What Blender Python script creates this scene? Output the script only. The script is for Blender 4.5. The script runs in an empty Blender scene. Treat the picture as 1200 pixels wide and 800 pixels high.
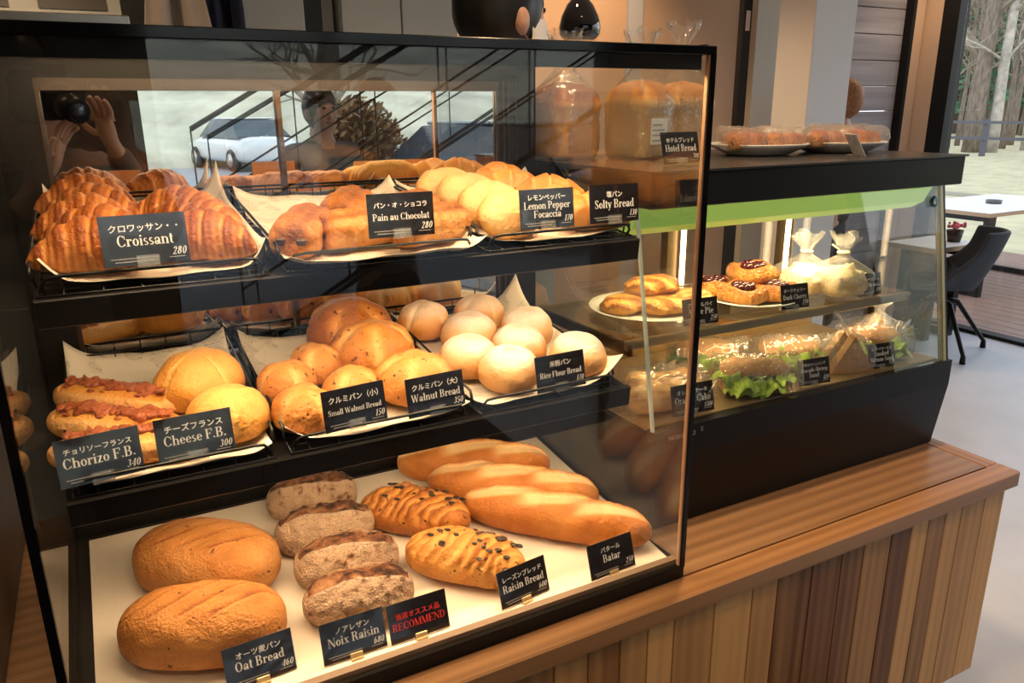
import bpy, math, random
import numpy as np
from mathutils import Matrix, Vector, Quaternion
random.seed(7)
rng = np.random.default_rng(7)
SC = bpy.context.scene
COL = SC.collection
PI = math.pi
CT = 0.80            # counter top height above the room floor; all numbers below are relative to the counter top

# ------------------------------------------------------------------ camera, world, exposure
cam = bpy.data.cameras.new('camera'); cam.sensor_width = 36; cam.lens = 901.6/1200*36; cam.clip_start = 0.005; cam.clip_end = 400
camo = bpy.data.objects.new('camera', cam); COL.objects.link(camo); SC.camera = camo
def cam_basis(pan, tilt, roll):
    cp, sp, ct, st = math.cos(pan), math.sin(pan), math.cos(tilt), math.sin(tilt)
    f = Vector((sp*ct, cp*ct, -st)); r = Vector((cp, -sp, 0)); u = r.cross(f)
    return math.cos(roll)*r+math.sin(roll)*u, -math.sin(roll)*r+math.cos(roll)*u, f
_r, _u, _f = cam_basis(.4891, .2924, -.0098)
camo.matrix_world = Matrix(((_r.x, _u.x, -_f.x, -.7852), (_r.y, _u.y, -_f.y, -.8682), (_r.z, _u.z, -_f.z, .7611), (0, 0, 0, 1)))
w = bpy.data.worlds.new('sky'); SC.world = w; w.use_nodes = True
_n = w.node_tree.nodes; _bg = _n['Background']
_tc = _n.new('ShaderNodeTexCoord'); _sx = _n.new('ShaderNodeSeparateXYZ'); _rp = _n.new('ShaderNodeValToRGB')
w.node_tree.links.new(_tc.outputs['Generated'], _sx.inputs[0]); w.node_tree.links.new(_sx.outputs['Z'], _rp.inputs[0])
_rp.color_ramp.elements[0].color = (.92, .95, 1, 1); _rp.color_ramp.elements[1].color = (.74, .85, 1, 1)
w.node_tree.links.new(_rp.outputs[0], _bg.inputs[0])
SKY = 2.2
_bg.inputs[1].default_value = SKY
SC.view_settings.view_transform = 'Standard'; SC.view_settings.look = 'None'; SC.view_settings.gamma = 1
SC.view_settings.exposure = 0.0; SC.view_settings.use_curve_mapping = False
LED = .85            # master level of the case lamps
cy = SC.cycles
cy.max_bounces = 10; cy.transparent_max_bounces = 40; cy.glossy_bounces = 6; cy.diffuse_bounces = 4; cy.caustics_reflective = True; cy.blur_glossy = 1.0; cy.caustics_refractive = False
cy.sample_clamp_indirect = 6; cy.use_denoising = True

# ------------------------------------------------------------------ object helpers
def tag(o, label=None, cat=None, group=None, kind=None):
    if label: o['label'] = label
    if cat: o['category'] = cat
    if group: o['group'] = group
    if kind: o['kind'] = kind
    return o
def empty(name, mat=None, **k):
    o = bpy.data.objects.new(name, None); COL.objects.link(o); o.empty_display_size = .05
    if mat is not None: o.matrix_world = mat
    return tag(o, **k)
def T_(x, y, z): return Matrix.Translation((x, y, z))
def RX(a): return Matrix.Rotation(a, 4, 'X')
def RY(a): return Matrix.Rotation(a, 4, 'Y')
def RZ(a): return Matrix.Rotation(a, 4, 'Z')
class MB:
    """collects polygons, then becomes one mesh object"""
    def __init__(s): s.v = []; s.f = []; s.att = {}; s.sm = []
    def add(s, vs, fs, smooth=False, **att):
        b = len(s.v); s.v += [tuple(map(float, p)) for p in vs]; s.f += [tuple(i+b for i in f) for f in fs]; s.sm += [smooth]*len(fs)
        for k, a in att.items():
            arr = s.att.setdefault(k, []); arr += [0.0]*(b-len(arr))
            arr += list(map(float, a)) if hasattr(a, '__len__') else [float(a)]*len(vs)
        return s
    def box(s, x0, x1, y0, y1, z0, z1, bev=0, M=None, **att):
        if bev <= 0:
            vs = [(x, y, z) for z in (z0, z1) for y in (y0, y1) for x in (x0, x1)]
            fs = [(0, 2, 3, 1), (4, 5, 7, 6), (0, 1, 5, 4), (2, 6, 7, 3), (0, 4, 6, 2), (1, 3, 7, 5)]
        else:
            b = min(bev, (x1-x0)*.49, (y1-y0)*.49, (z1-z0)*.49); vs = []
            for sx, X in ((1, x0), (-1, x1)):
                for sy, Y in ((1, y0), (-1, y1)):
                    for sz, Z in ((1, z0), (-1, z1)):
                        vs += [(X, Y+sy*b, Z+sz*b), (X+sx*b, Y, Z+sz*b), (X+sx*b, Y+sy*b, Z)]
            c = lambda i, j, k, a: (i*4+j*2+k)*3+a
            fs = []
            for i in (0, 1): fs.append((c(i, 0, 0, 0), c(i, 1, 0, 0), c(i, 1, 1, 0), c(i, 0, 1, 0)))
            for j in (0, 1): fs.append((c(0, j, 0, 1), c(1, j, 0, 1), c(1, j, 1, 1), c(0, j, 1, 1)))
            for k in (0, 1): fs.append((c(0, 0, k, 2), c(1, 0, k, 2), c(1, 1, k, 2), c(0, 1, k, 2)))
            for j in (0, 1):
                for k in (0, 1): fs.append((c(0, j, k, 1), c(1, j, k, 1), c(1, j, k, 2), c(0, j, k, 2)))
            for i in (0, 1):
                for k in (0, 1): fs.append((c(i, 0, k, 0), c(i, 1, k, 0), c(i, 1, k, 2), c(i, 0, k, 2)))
            for i in (0, 1):
                for j in (0, 1): fs.append((c(i, j, 0, 0), c(i, j, 1, 0), c(i, j, 1, 1), c(i, j, 0, 1)))
            for i in (0, 1):
                for j in (0, 1):
                    for k in (0, 1): fs.append((c(i, j, k, 0), c(i, j, k, 1), c(i, j, k, 2)))
        if M is not None: vs = [M @ Vector(p) for p in vs]
        return s.add(vs, fs, **att)
    def tube(s, pts, r, n=8, closed=False, **att):
        pts = [Vector(p) for p in pts]; m = len(pts); R = r if hasattr(r, '__len__') else [r]*m
        vs = []; fs = []; up = None
        for i, p in enumerate(pts):
            a = pts[(i-1) % m] if (closed or i > 0) else p; b = pts[(i+1) % m] if (closed or i < m-1) else p
            d = (b-a).normalized()
            if up is None: up = d.orthogonal().normalized()
            up = (up-d*up.dot(d)); up = up.normalized() if up.length > 1e-6 else d.orthogonal().normalized()
            q = d.cross(up)
            for k in range(n):
                t = 2*PI*k/n; vs.append(p+(up*math.cos(t)+q*math.sin(t))*R[i])
        for i in range(m if closed else m-1):
            j = (i+1) % m
            for k in range(n): fs.append((i*n+k, i*n+(k+1) % n, j*n+(k+1) % n, j*n+k))
        if not closed: fs += [tuple(range(n))[::-1], tuple((m-1)*n+k for k in range(n))]
        return s.add(vs, fs, True, **att)
    def lathe(s, prof, n=32, M=None, **att):
        vs = []; fs = []
        for (r, z) in prof:
            for k in range(n): vs.append((r*math.cos(2*PI*k/n), r*math.sin(2*PI*k/n), z))
        for i in range(len(prof)-1):
            for k in range(n): fs.append((i*n+k, i*n+(k+1) % n, (i+1)*n+(k+1) % n, (i+1)*n+k))
        if prof[0][0] > 1e-5: fs.append(tuple(range(n))[::-1])
        if prof[-1][0] > 1e-5: fs.append(tuple((len(prof)-1)*n+k for k in range(n)))
        if M is not None: vs = [M @ Vector(p) for p in vs]
        return s.add(vs, fs, True, **att)
    def grid(s, fn, nu, nv, smooth=True, **att):
        vs = [fn(i/nu, j/nv) for i in range(nu+1) for j in range(nv+1)]
        fs = [(i*(nv+1)+j, (i+1)*(nv+1)+j, (i+1)*(nv+1)+j+1, i*(nv+1)+j+1) for i in range(nu) for j in range(nv)]
        return s.add(vs, fs, smooth, **att)
    def ball(s, c, r, n=10, M=None, **att):
        r = r if hasattr(r, '__len__') else (r, r, r)
        vs = []; m = n//2+1
        for i in range(m+1):
            p = PI*i/m
            for k in range(n): vs.append((c[0]+r[0]*math.sin(p)*math.cos(2*PI*k/n), c[1]+r[1]*math.sin(p)*math.sin(2*PI*k/n), c[2]+r[2]*math.cos(p)))
        fs = [(i*n+k, (i+1)*n+k, (i+1)*n+(k+1) % n, i*n+(k+1) % n) for i in range(m) for k in range(n)]
        if M is not None: vs = [M @ Vector(p) for p in vs]
        return s.add(vs, fs, True, **att)
    def mesh(s, name, mat):
        me = bpy.data.meshes.new(name); me.from_pydata(s.v, [], s.f)
        me.polygons.foreach_set('use_smooth', s.sm)
        for k, a in s.att.items():
            a = a+[0.0]*(len(s.v)-len(a)); at = me.attributes.new(k, 'FLOAT', 'POINT'); at.data.foreach_set('value', a)
        for m in (mat if isinstance(mat, (list, tuple)) else [mat]): me.materials.append(m)
        me.update(); return me
    def build(s, name, mat, parent=None, M=None, **k):
        return link(name, s.mesh(name, mat), parent, M, **k)
def link(name, me, parent=None, M=None, **k):
    o = bpy.data.objects.new(name, me); COL.objects.link(o)
    if parent is not None: o.parent = parent
    if M is not None:
        if parent is not None: o.matrix_local = M
        else: o.matrix_world = M
    return tag(o, **k)
def kids(o): return [c for c in ALLKIDS.get(o.name, [])]
def copy_tree(o, M=None, parent=None):
    c = o.copy(); COL.objects.link(c)
    if parent is not None: c.parent = parent
    for ch in list(o.children): copy_tree(ch, None, c)
    if M is not None: c.matrix_world = M
    return c
def area(name, M, sx, sy, energy, color, parent=None, spread=PI):
    l = bpy.data.lights.new(name, 'AREA'); l.shape = 'RECTANGLE'; l.size = sx; l.size_y = sy; l.energy = energy; l.color = color; l.spread = spread
    o = bpy.data.objects.new(name, l); COL.objects.link(o)
    if parent is not None: o.parent = parent
    bpy.context.view_layer.update(); o.matrix_world = M
    return o

# ------------------------------------------------------------------ numpy noise
_tab = rng.random((32, 32, 32))
def vnoise(P):
    P = np.asarray(P); i = np.floor(P).astype(int); f = P-i; f = f*f*(3-2*f); r = 0
    for a in (0, 1):
        for b in (0, 1):
            for c in (0, 1):
                wgt = (f[..., 0] if a else 1-f[..., 0])*(f[..., 1] if b else 1-f[..., 1])*(f[..., 2] if c else 1-f[..., 2])
                r = r+wgt*_tab[(i[..., 0]+a) % 32, (i[..., 1]+b) % 32, (i[..., 2]+c) % 32]
    return r*2-1
def fbm(P, o=3):
    r = 0; a = 1.0; P = np.asarray(P)
    for k in range(o): r = r+a*vnoise(P*2**k+13.7*k); a *= .5
    return r

# ------------------------------------------------------------------ materials
def newmat(name):
    m = bpy.data.materials.new(name); m.use_nodes = True; nt = m.node_tree
    return m, nt, nt.nodes['Principled BSDF'], nt.nodes['Material Output']
def M(name, col, rough=.5, metal=0, noise=0, scale=20, bump=0, emit=None, es=1, spec=.5, stretch=None, coat=0):
    m, nt, b, out = newmat(name)
    b.inputs['Base Color'].default_value = (*col, 1); b.inputs['Roughness'].default_value = rough; b.inputs['Metallic'].default_value = metal
    b.inputs['Specular IOR Level'].default_value = spec
    if coat: b.inputs['Coat Weight'].default_value = coat; b.inputs['Coat Roughness'].default_value = .03
    if emit: b.inputs['Emission Color'].default_value = (*emit, 1); b.inputs['Emission Strength'].default_value = es
    if noise or bump:
        tc = nt.nodes.new('ShaderNodeTexCoord'); nz = nt.nodes.new('ShaderNodeTexNoise'); nz.inputs['Scale'].default_value = scale; nz.inputs['Detail'].default_value = 5
        src = tc.outputs['Object']
        if stretch:
            mp = nt.nodes.new('ShaderNodeMapping'); mp.inputs['Scale'].default_value = stretch; nt.links.new(src, mp.inputs[0]); src = mp.outputs[0]
        nt.links.new(src, nz.inputs['Vector'])
        if noise:
            r = nt.nodes.new('ShaderNodeValToRGB'); e = r.color_ramp.elements; e[0].position = .3; e[1].position = .7
            e[0].color = (*[c*(1-noise) for c in col], 1); e[1].color = (*[min(1, c*(1+noise)) for c in col], 1)
            nt.links.new(nz.outputs['Fac'], r.inputs[0]); nt.links.new(r.outputs[0], b.inputs['Base Color'])
        if bump:
            bp = nt.nodes.new('ShaderNodeBump'); bp.inputs['Strength'].default_value = bump; bp.inputs['Distance'].default_value = .01
            nt.links.new(nz.outputs['Fac'], bp.inputs['Height']); nt.links.new(bp.outputs[0], b.inputs['Normal'])
    return m
def schlick(nt, f0):
    """reflectance of a clear sheet from the angle between view and surface"""
    g = nt.nodes.new('ShaderNodeNewGeometry'); d = nt.nodes.new('ShaderNodeVectorMath'); d.operation = 'DOT_PRODUCT'
    nt.links.new(g.outputs['Normal'], d.inputs[0]); nt.links.new(g.outputs['Incoming'], d.inputs[1])
    def mth(op, a, b=None):
        n = nt.nodes.new('ShaderNodeMath'); n.operation = op
        for i, x in enumerate((a, b)):
            if x is None: continue
            if hasattr(x, 'is_output'): nt.links.new(x, n.inputs[i])
            else: n.inputs[i].default_value = x
        return n.outputs[0]
    a = mth('ABSOLUTE', d.outputs['Value']); p = mth('POWER', mth('SUBTRACT', 1.0, a), 5.0)
    return mth('ADD', mth('MULTIPLY', p, 1-f0), f0)
def glass(name, f0=.045, tint=(.97, .98, .97), bump=0, scale=60, rough=0, white=0):
    m, nt, b, out = newmat(name); nt.nodes.remove(b)
    t = nt.nodes.new('ShaderNodeBsdfTransparent'); t.inputs[0].default_value = (*tint, 1)
    g = nt.nodes.new('ShaderNodeBsdfGlossy'); g.inputs['Roughness'].default_value = rough
    mx = nt.nodes.new('ShaderNodeMixShader')
    nt.links.new(schlick(nt, f0), mx.inputs[0]); nt.links.new(t.outputs[0], mx.inputs[1]); nt.links.new(g.outputs[0], mx.inputs[2])
    if bump:
        tc = nt.nodes.new('ShaderNodeTexCoord'); nz = nt.nodes.new('ShaderNodeTexNoise'); nz.inputs['Scale'].default_value = scale; nz.inputs['Detail'].default_value = 2
        bp = nt.nodes.new('ShaderNodeBump'); bp.inputs['Strength'].default_value = bump; bp.inputs['Distance'].default_value = .01
        nt.links.new(tc.outputs['Object'], nz.inputs['Vector']); nt.links.new(nz.outputs['Fac'], bp.inputs['Height']); nt.links.new(bp.outputs[0], g.inputs['Normal'])
    last = mx.outputs[0]
    if white:
        df = nt.nodes.new('ShaderNodeBsdfDiffuse'); df.inputs[0].default_value = (.85, .85, .83, 1); m2 = nt.nodes.new('ShaderNodeMixShader'); m2.inputs[0].default_value = white
        nt.links.new(last, m2.inputs[1]); nt.links.new(df.outputs[0], m2.inputs[2]); last = m2.outputs[0]
    nt.links.new(last, out.inputs[0]); return m
def bread(name, stops, rough=.42, nscale=35, namt=.22, bump=.25, dust=(.86, .78, .66), fine=180, speck=0):
    """crust: browning of the dough by the mesh attribute 'crust' (0 pale, 1 dark); 'dust': flour lying on it"""
    m, nt, b, out = newmat(name); N = nt.nodes; L = nt.links
    at = N.new('ShaderNodeAttribute'); at.attribute_name = 'crust'; du = N.new('ShaderNodeAttribute'); du.attribute_name = 'dust'
    tc = N.new('ShaderNodeTexCoord'); nz = N.new('ShaderNodeTexNoise'); nz.inputs['Scale'].default_value = nscale; nz.inputs['Detail'].default_value = 6
    n2 = N.new('ShaderNodeTexNoise'); n2.inputs['Scale'].default_value = fine; n2.inputs['Detail'].default_value = 3
    L.new(tc.outputs['Object'], nz.inputs['Vector']); L.new(tc.outputs['Object'], n2.inputs['Vector'])
    s = N.new('ShaderNodeMath'); s.operation = 'SUBTRACT'; L.new(nz.outputs['Fac'], s.inputs[0]); s.inputs[1].default_value = .5
    a = N.new('ShaderNodeMath'); a.operation = 'MULTIPLY_ADD'; L.new(s.outputs[0], a.inputs[0]); a.inputs[1].default_value = namt*2; L.new(at.outputs['Fac'], a.inputs[2])
    r = N.new('ShaderNodeValToRGB'); e = r.color_ramp.elements
    while len(e) > 1: e.remove(e[-1])
    for i, (p, c) in enumerate(stops):
        x = e[0] if i == 0 else e.new(p); x.position = p; x.color = (*c, 1)
    L.new(a.outputs[0], r.inputs[0])
    s2 = N.new('ShaderNodeMath'); s2.operation = 'MULTIPLY_ADD'; L.new(n2.outputs['Fac'], s2.inputs[0]); s2.inputs[1].default_value = 1.2; s2.inputs[2].default_value = -.6
    s3 = N.new('ShaderNodeMath'); s3.operation = 'ADD'; s3.use_clamp = True; L.new(du.outputs['Fac'], s3.inputs[0])
    s4 = N.new('ShaderNodeMath'); s4.operation = 'MULTIPLY'; L.new(s2.outputs[0], s4.inputs[0]); L.new(du.outputs['Fac'], s4.inputs[1]); L.new(s4.outputs[0], s3.inputs[1])
    mx = N.new('ShaderNodeMix'); mx.data_type = 'RGBA'; L.new(s3.outputs[0], mx.inputs['Factor']); L.new(r.outputs[0], mx.inputs['A']); mx.inputs['B'].default_value = (*dust, 1)
    col = mx.outputs['Result']
    if speck:
        n4 = N.new('ShaderNodeTexNoise'); n4.inputs['Scale'].default_value = 95; n4.inputs['Detail'].default_value = 2; L.new(tc.outputs['Object'], n4.inputs['Vector'])
        r4 = N.new('ShaderNodeMapRange'); r4.inputs['From Min'].default_value = .70-speck; r4.inputs['From Max'].default_value = .76-speck; L.new(n4.outputs['Fac'], r4.inputs['Value'])
        m4 = N.new('ShaderNodeMix'); m4.data_type = 'RGBA'; L.new(r4.outputs[0], m4.inputs['Factor']); L.new(col, m4.inputs['A']); m4.inputs['B'].default_value = (.10, .035, .012, 1); col = m4.outputs['Result']
    L.new(col, b.inputs['Base Color']); b.inputs['Roughness'].default_value = rough; b.inputs['Specular IOR Level'].default_value = .3
    bp = N.new('ShaderNodeBump'); bp.inputs['Strength'].default_value = min(1, bump*2); bp.inputs['Distance'].default_value = .006
    hh = N.new('ShaderNodeMath'); hh.operation = 'MULTIPLY_ADD'; L.new(nz.outputs['Fac'], hh.inputs[0]); hh.inputs[1].default_value = 1.6; L.new(n2.outputs['Fac'], hh.inputs[2]); L.new(hh.outputs[0], bp.inputs['Height']); L.new(bp.outputs[0], b.inputs['Normal'])
    return m
def wood(name, c0, c1, axis='X', rough=.4, scale=1.0, tone=False, spec=.35, wave=.3):
    """grain along one axis; 'tone' shifts each board's own colour"""
    m, nt, b, out = newmat(name); N = nt.nodes; L = nt.links
    tc = N.new('ShaderNodeTexCoord'); mp = N.new('ShaderNodeMapping')
    k = {'X': (1.2, 22, 22), 'Y': (22, 1.2, 22), 'Z': (22, 22, 1.2)}[axis]; mp.inputs['Scale'].default_value = [x*scale for x in k]
    L.new(tc.outputs['Object'], mp.inputs[0])
    nz = N.new('ShaderNodeTexNoise'); nz.inputs['Scale'].default_value = 1.6; nz.inputs['Detail'].default_value = 6; nz.inputs['Distortion'].default_value = .6
    wv = N.new('ShaderNodeTexWave'); wv.wave_type = 'BANDS'; wv.bands_direction = {'X': 'Y', 'Y': 'X', 'Z': 'X'}[axis]; wv.inputs['Scale'].default_value = .7; wv.inputs['Distortion'].default_value = 7; wv.inputs['Detail'].default_value = 3; wv.inputs['Detail Scale'].default_value = .5
    L.new(mp.outputs[0], nz.inputs['Vector'])
    vec = mp.outputs[0]
    at = N.new('ShaderNodeAttribute'); at.attribute_name = 'tone'
    if tone:
        ad = N.new('ShaderNodeVectorMath'); ad.operation = 'ADD'; sc = N.new('ShaderNodeVectorMath'); sc.operation = 'SCALE'; L.new(at.outputs['Vector'], sc.inputs[0]); sc.inputs['Scale'].default_value = 57
        L.new(mp.outputs[0], ad.inputs[0]); L.new(sc.outputs[0], ad.inputs[1]); vec = ad.outputs[0]; L.new(vec, nz.inputs['Vector'])
    L.new(vec, wv.inputs['Vector'])
    a = N.new('ShaderNodeMath'); a.operation = 'MULTIPLY_ADD'; L.new(wv.outputs['Fac'], a.inputs[0]); a.inputs[1].default_value = wave
    h = N.new('ShaderNodeMath'); h.operation = 'MULTIPLY'; L.new(nz.outputs['Fac'], h.inputs[0]); h.inputs[1].default_value = .75; L.new(h.outputs[0], a.inputs[2])
    last = a.outputs[0]
    if tone:
        q = N.new('ShaderNodeMath'); q.operation = 'MULTIPLY_ADD'; L.new(at.outputs['Fac'], q.inputs[0]); q.inputs[1].default_value = .70; 
        q2 = N.new('ShaderNodeMath'); q2.operation = 'MULTIPLY_ADD'; L.new(last, q2.inputs[0]); q2.inputs[1].default_value = .75; q2.inputs[2].default_value = -.2
        L.new(q2.outputs[0], q.inputs[2]); last = q.outputs[0]
    r = N.new('ShaderNodeValToRGB'); e = r.color_ramp.elements; e[0].position = .12; e[1].position = .82; e[0].color = (*c0, 1); e[1].color = (*c1, 1)
    L.new(last, r.inputs[0]); L.new(r.outputs[0], b.inputs['Base Color']); b.inputs['Roughness'].default_value = rough; b.inputs['Specular IOR Level'].default_value = spec
    bp = N.new('ShaderNodeBump'); bp.inputs['Strength'].default_value = .08; bp.inputs['Distance'].default_value = .003; L.new(nz.outputs['Fac'], bp.inputs['Height']); L.new(bp.outputs[0], b.inputs['Normal'])
    return m
def newsprint(name, base, ink, amt):
    """thin paper with faint columns of print"""
    m, nt, b, out = newmat(name); N = nt.nodes; L = nt.links
    tc = N.new('ShaderNodeTexCoord'); mp = N.new('ShaderNodeMapping'); mp.inputs['Rotation'].default_value = (0, 0, .25); L.new(tc.outputs['Object'], mp.inputs[0])
    br = N.new('ShaderNodeTexBrick'); br.inputs['Scale'].default_value = 55; br.inputs['Mortar Size'].default_value = .03; br.inputs['Row Height'].default_value = .22; br.inputs['Brick Width'].default_value = .55
    br.inputs['Color1'].default_value = (1, 1, 1, 1); br.inputs['Color2'].default_value = (.25, .25, .25, 1); br.inputs['Mortar'].default_value = (0, 0, 0, 1)
    L.new(mp.outputs[0], br.inputs['Vector'])
    nz = N.new('ShaderNodeTexNoise'); nz.inputs['Scale'].default_value = 16; nz.inputs['Detail'].default_value = 1; L.new(mp.outputs[0], nz.inputs['Vector'])
    th = N.new('ShaderNodeMath'); th.operation = 'GREATER_THAN'; th.inputs[1].default_value = .52; L.new(nz.outputs['Fac'], th.inputs[0])
    n3 = N.new('ShaderNodeTexNoise'); n3.inputs['Scale'].default_value = 420; L.new(mp.outputs[0], n3.inputs['Vector'])
    mu = N.new('ShaderNodeMath'); mu.operation = 'MULTIPLY'; L.new(th.outputs[0], mu.inputs[0]); L.new(br.outputs['Color'], mu.inputs[1])
    m2 = N.new('ShaderNodeMath'); m2.operation = 'MULTIPLY'; L.new(mu.outputs[0], m2.inputs[0]); L.new(n3.outputs['Fac'], m2.inputs[1])
    m3 = N.new('ShaderNodeMath'); m3.operation = 'MULTIPLY'; L.new(m2.outputs[0], m3.inputs[0]); m3.inputs[1].default_value = amt
    mx = N.new('ShaderNodeMix'); mx.data_type = 'RGBA'; L.new(m3.outputs[0], mx.inputs['Factor']); mx.inputs['A'].default_value = (*base, 1); mx.inputs['B'].default_value = (*ink, 1)
    L.new(mx.outputs['Result'], b.inputs['Base Color']); b.inputs['Roughness'].default_value = .6; b.inputs['Specular IOR Level'].default_value = .2
    return m
BLK = M('black_coated_metal', (.010, .009, .009), .34, spec=.18)
BLKG = M('black_gloss', (.006, .006, .007), .10, spec=.3)
BLKW = M('black_wire', (.01, .01, .01), .3, .3)
STEEL = M('brushed_steel', (.55, .55, .53), .3, 1)
CHROME = M('chrome', (.8, .8, .78), .08, 1)
BRONZE = M('bronze_trim', (.075, .042, .02), .3, .8)
MIRROR = M('mirror', (.90, .90, .89), 0, 1)
GLASS = glass('clear_glass')
WGLASS = glass('window_glass', .04, (.98, .99, .99))
FILM = glass('plastic_film', .13, (.97, .97, .96), bump=.9, scale=45, rough=.06, white=.05)
FILMF = glass('plastic_film_fine', .14, (.97, .97, .96), bump=1.0, scale=90, rough=.08, white=.08)
SGLASS = glass('side_pane_glass', .085)
GEDGE = M('glass_edge', (.55, .68, .66), .15)
ACRYL = glass('clear_acrylic', .10, (.95, .95, .93), white=.12)
GOLD = M('pale_gold_clip', (.62, .45, .24), .35, .5)
CARD = M('black_card', (.010, .008, .010), .15, spec=.5, coat=1.0, bump=.03, scale=60)
KRAFT = M('kraft_card', (.52, .36, .21), .8, noise=.06)
INK = M('white_print', (.82, .80, .78), .5)
INKD = M('faint_print', (.40, .38, .37), .5)
REDINK = M('red_print', (.85, .03, .015), .5)
WHITE = M('white_ceramic', (.80, .79, .77), .12)
PAPERW = M('parchment', (.80, .70, .58), .55, noise=.03, scale=6)
NEWS = newsprint('newsprint_liner', (.80, .72, .60), (.10, .09, .08), .9)
# ------------------------------------------------------------------ lettering: high-contrast serif letters built from strokes, and kana/kanji
_T, _t = .155, .05
def gv(x, y0=0, y1=1, w=None): w = (w or _T)/2; return [[(x-w, y0), (x+w, y0), (x+w, y1), (x-w, y1)]]
def gh(x0, x1, y, w=None): w = (w or _t)/2; return [[(x0, y-w), (x1, y-w), (x1, y+w), (x0, y+w)]]
def gs(x, y, w=.15): return gh(x-w, x+w, y+(_t/2 if y <= 0 else -_t/2))
def gd(x0, y0, x1, y1, w=None): w = (w or _T)/2; return [[(x0-w, y0), (x0+w, y0), (x1+w, y1), (x1-w, y1)]]
def ga(cx, cy_, rx, ry, a0=0, a1=360, tx=None, ty=None):
    tx = _T if tx is None else tx; ty = _t if ty is None else ty; n = max(4, int(abs(a1-a0)/24)); out = []
    P = lambda a, o: (cx+(rx if o else rx-tx)*math.cos(math.radians(a)), cy_+(ry if o else ry-ty)*math.sin(math.radians(a)))
    for i in range(n):
        a, b = a0+(a1-a0)*i/n, a0+(a1-a0)*(i+1)/n; out.append([P(a, 1), P(b, 1), P(b, 0), P(a, 0)])
    return out
def dot(x, y, r=.085): return [[(x+r*math.cos(k*PI/4), y+r*math.sin(k*PI/4)) for k in range(8)]]
X = .64
_bowl = ga(.29, X/2, .26, X/2+.01)
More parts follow.
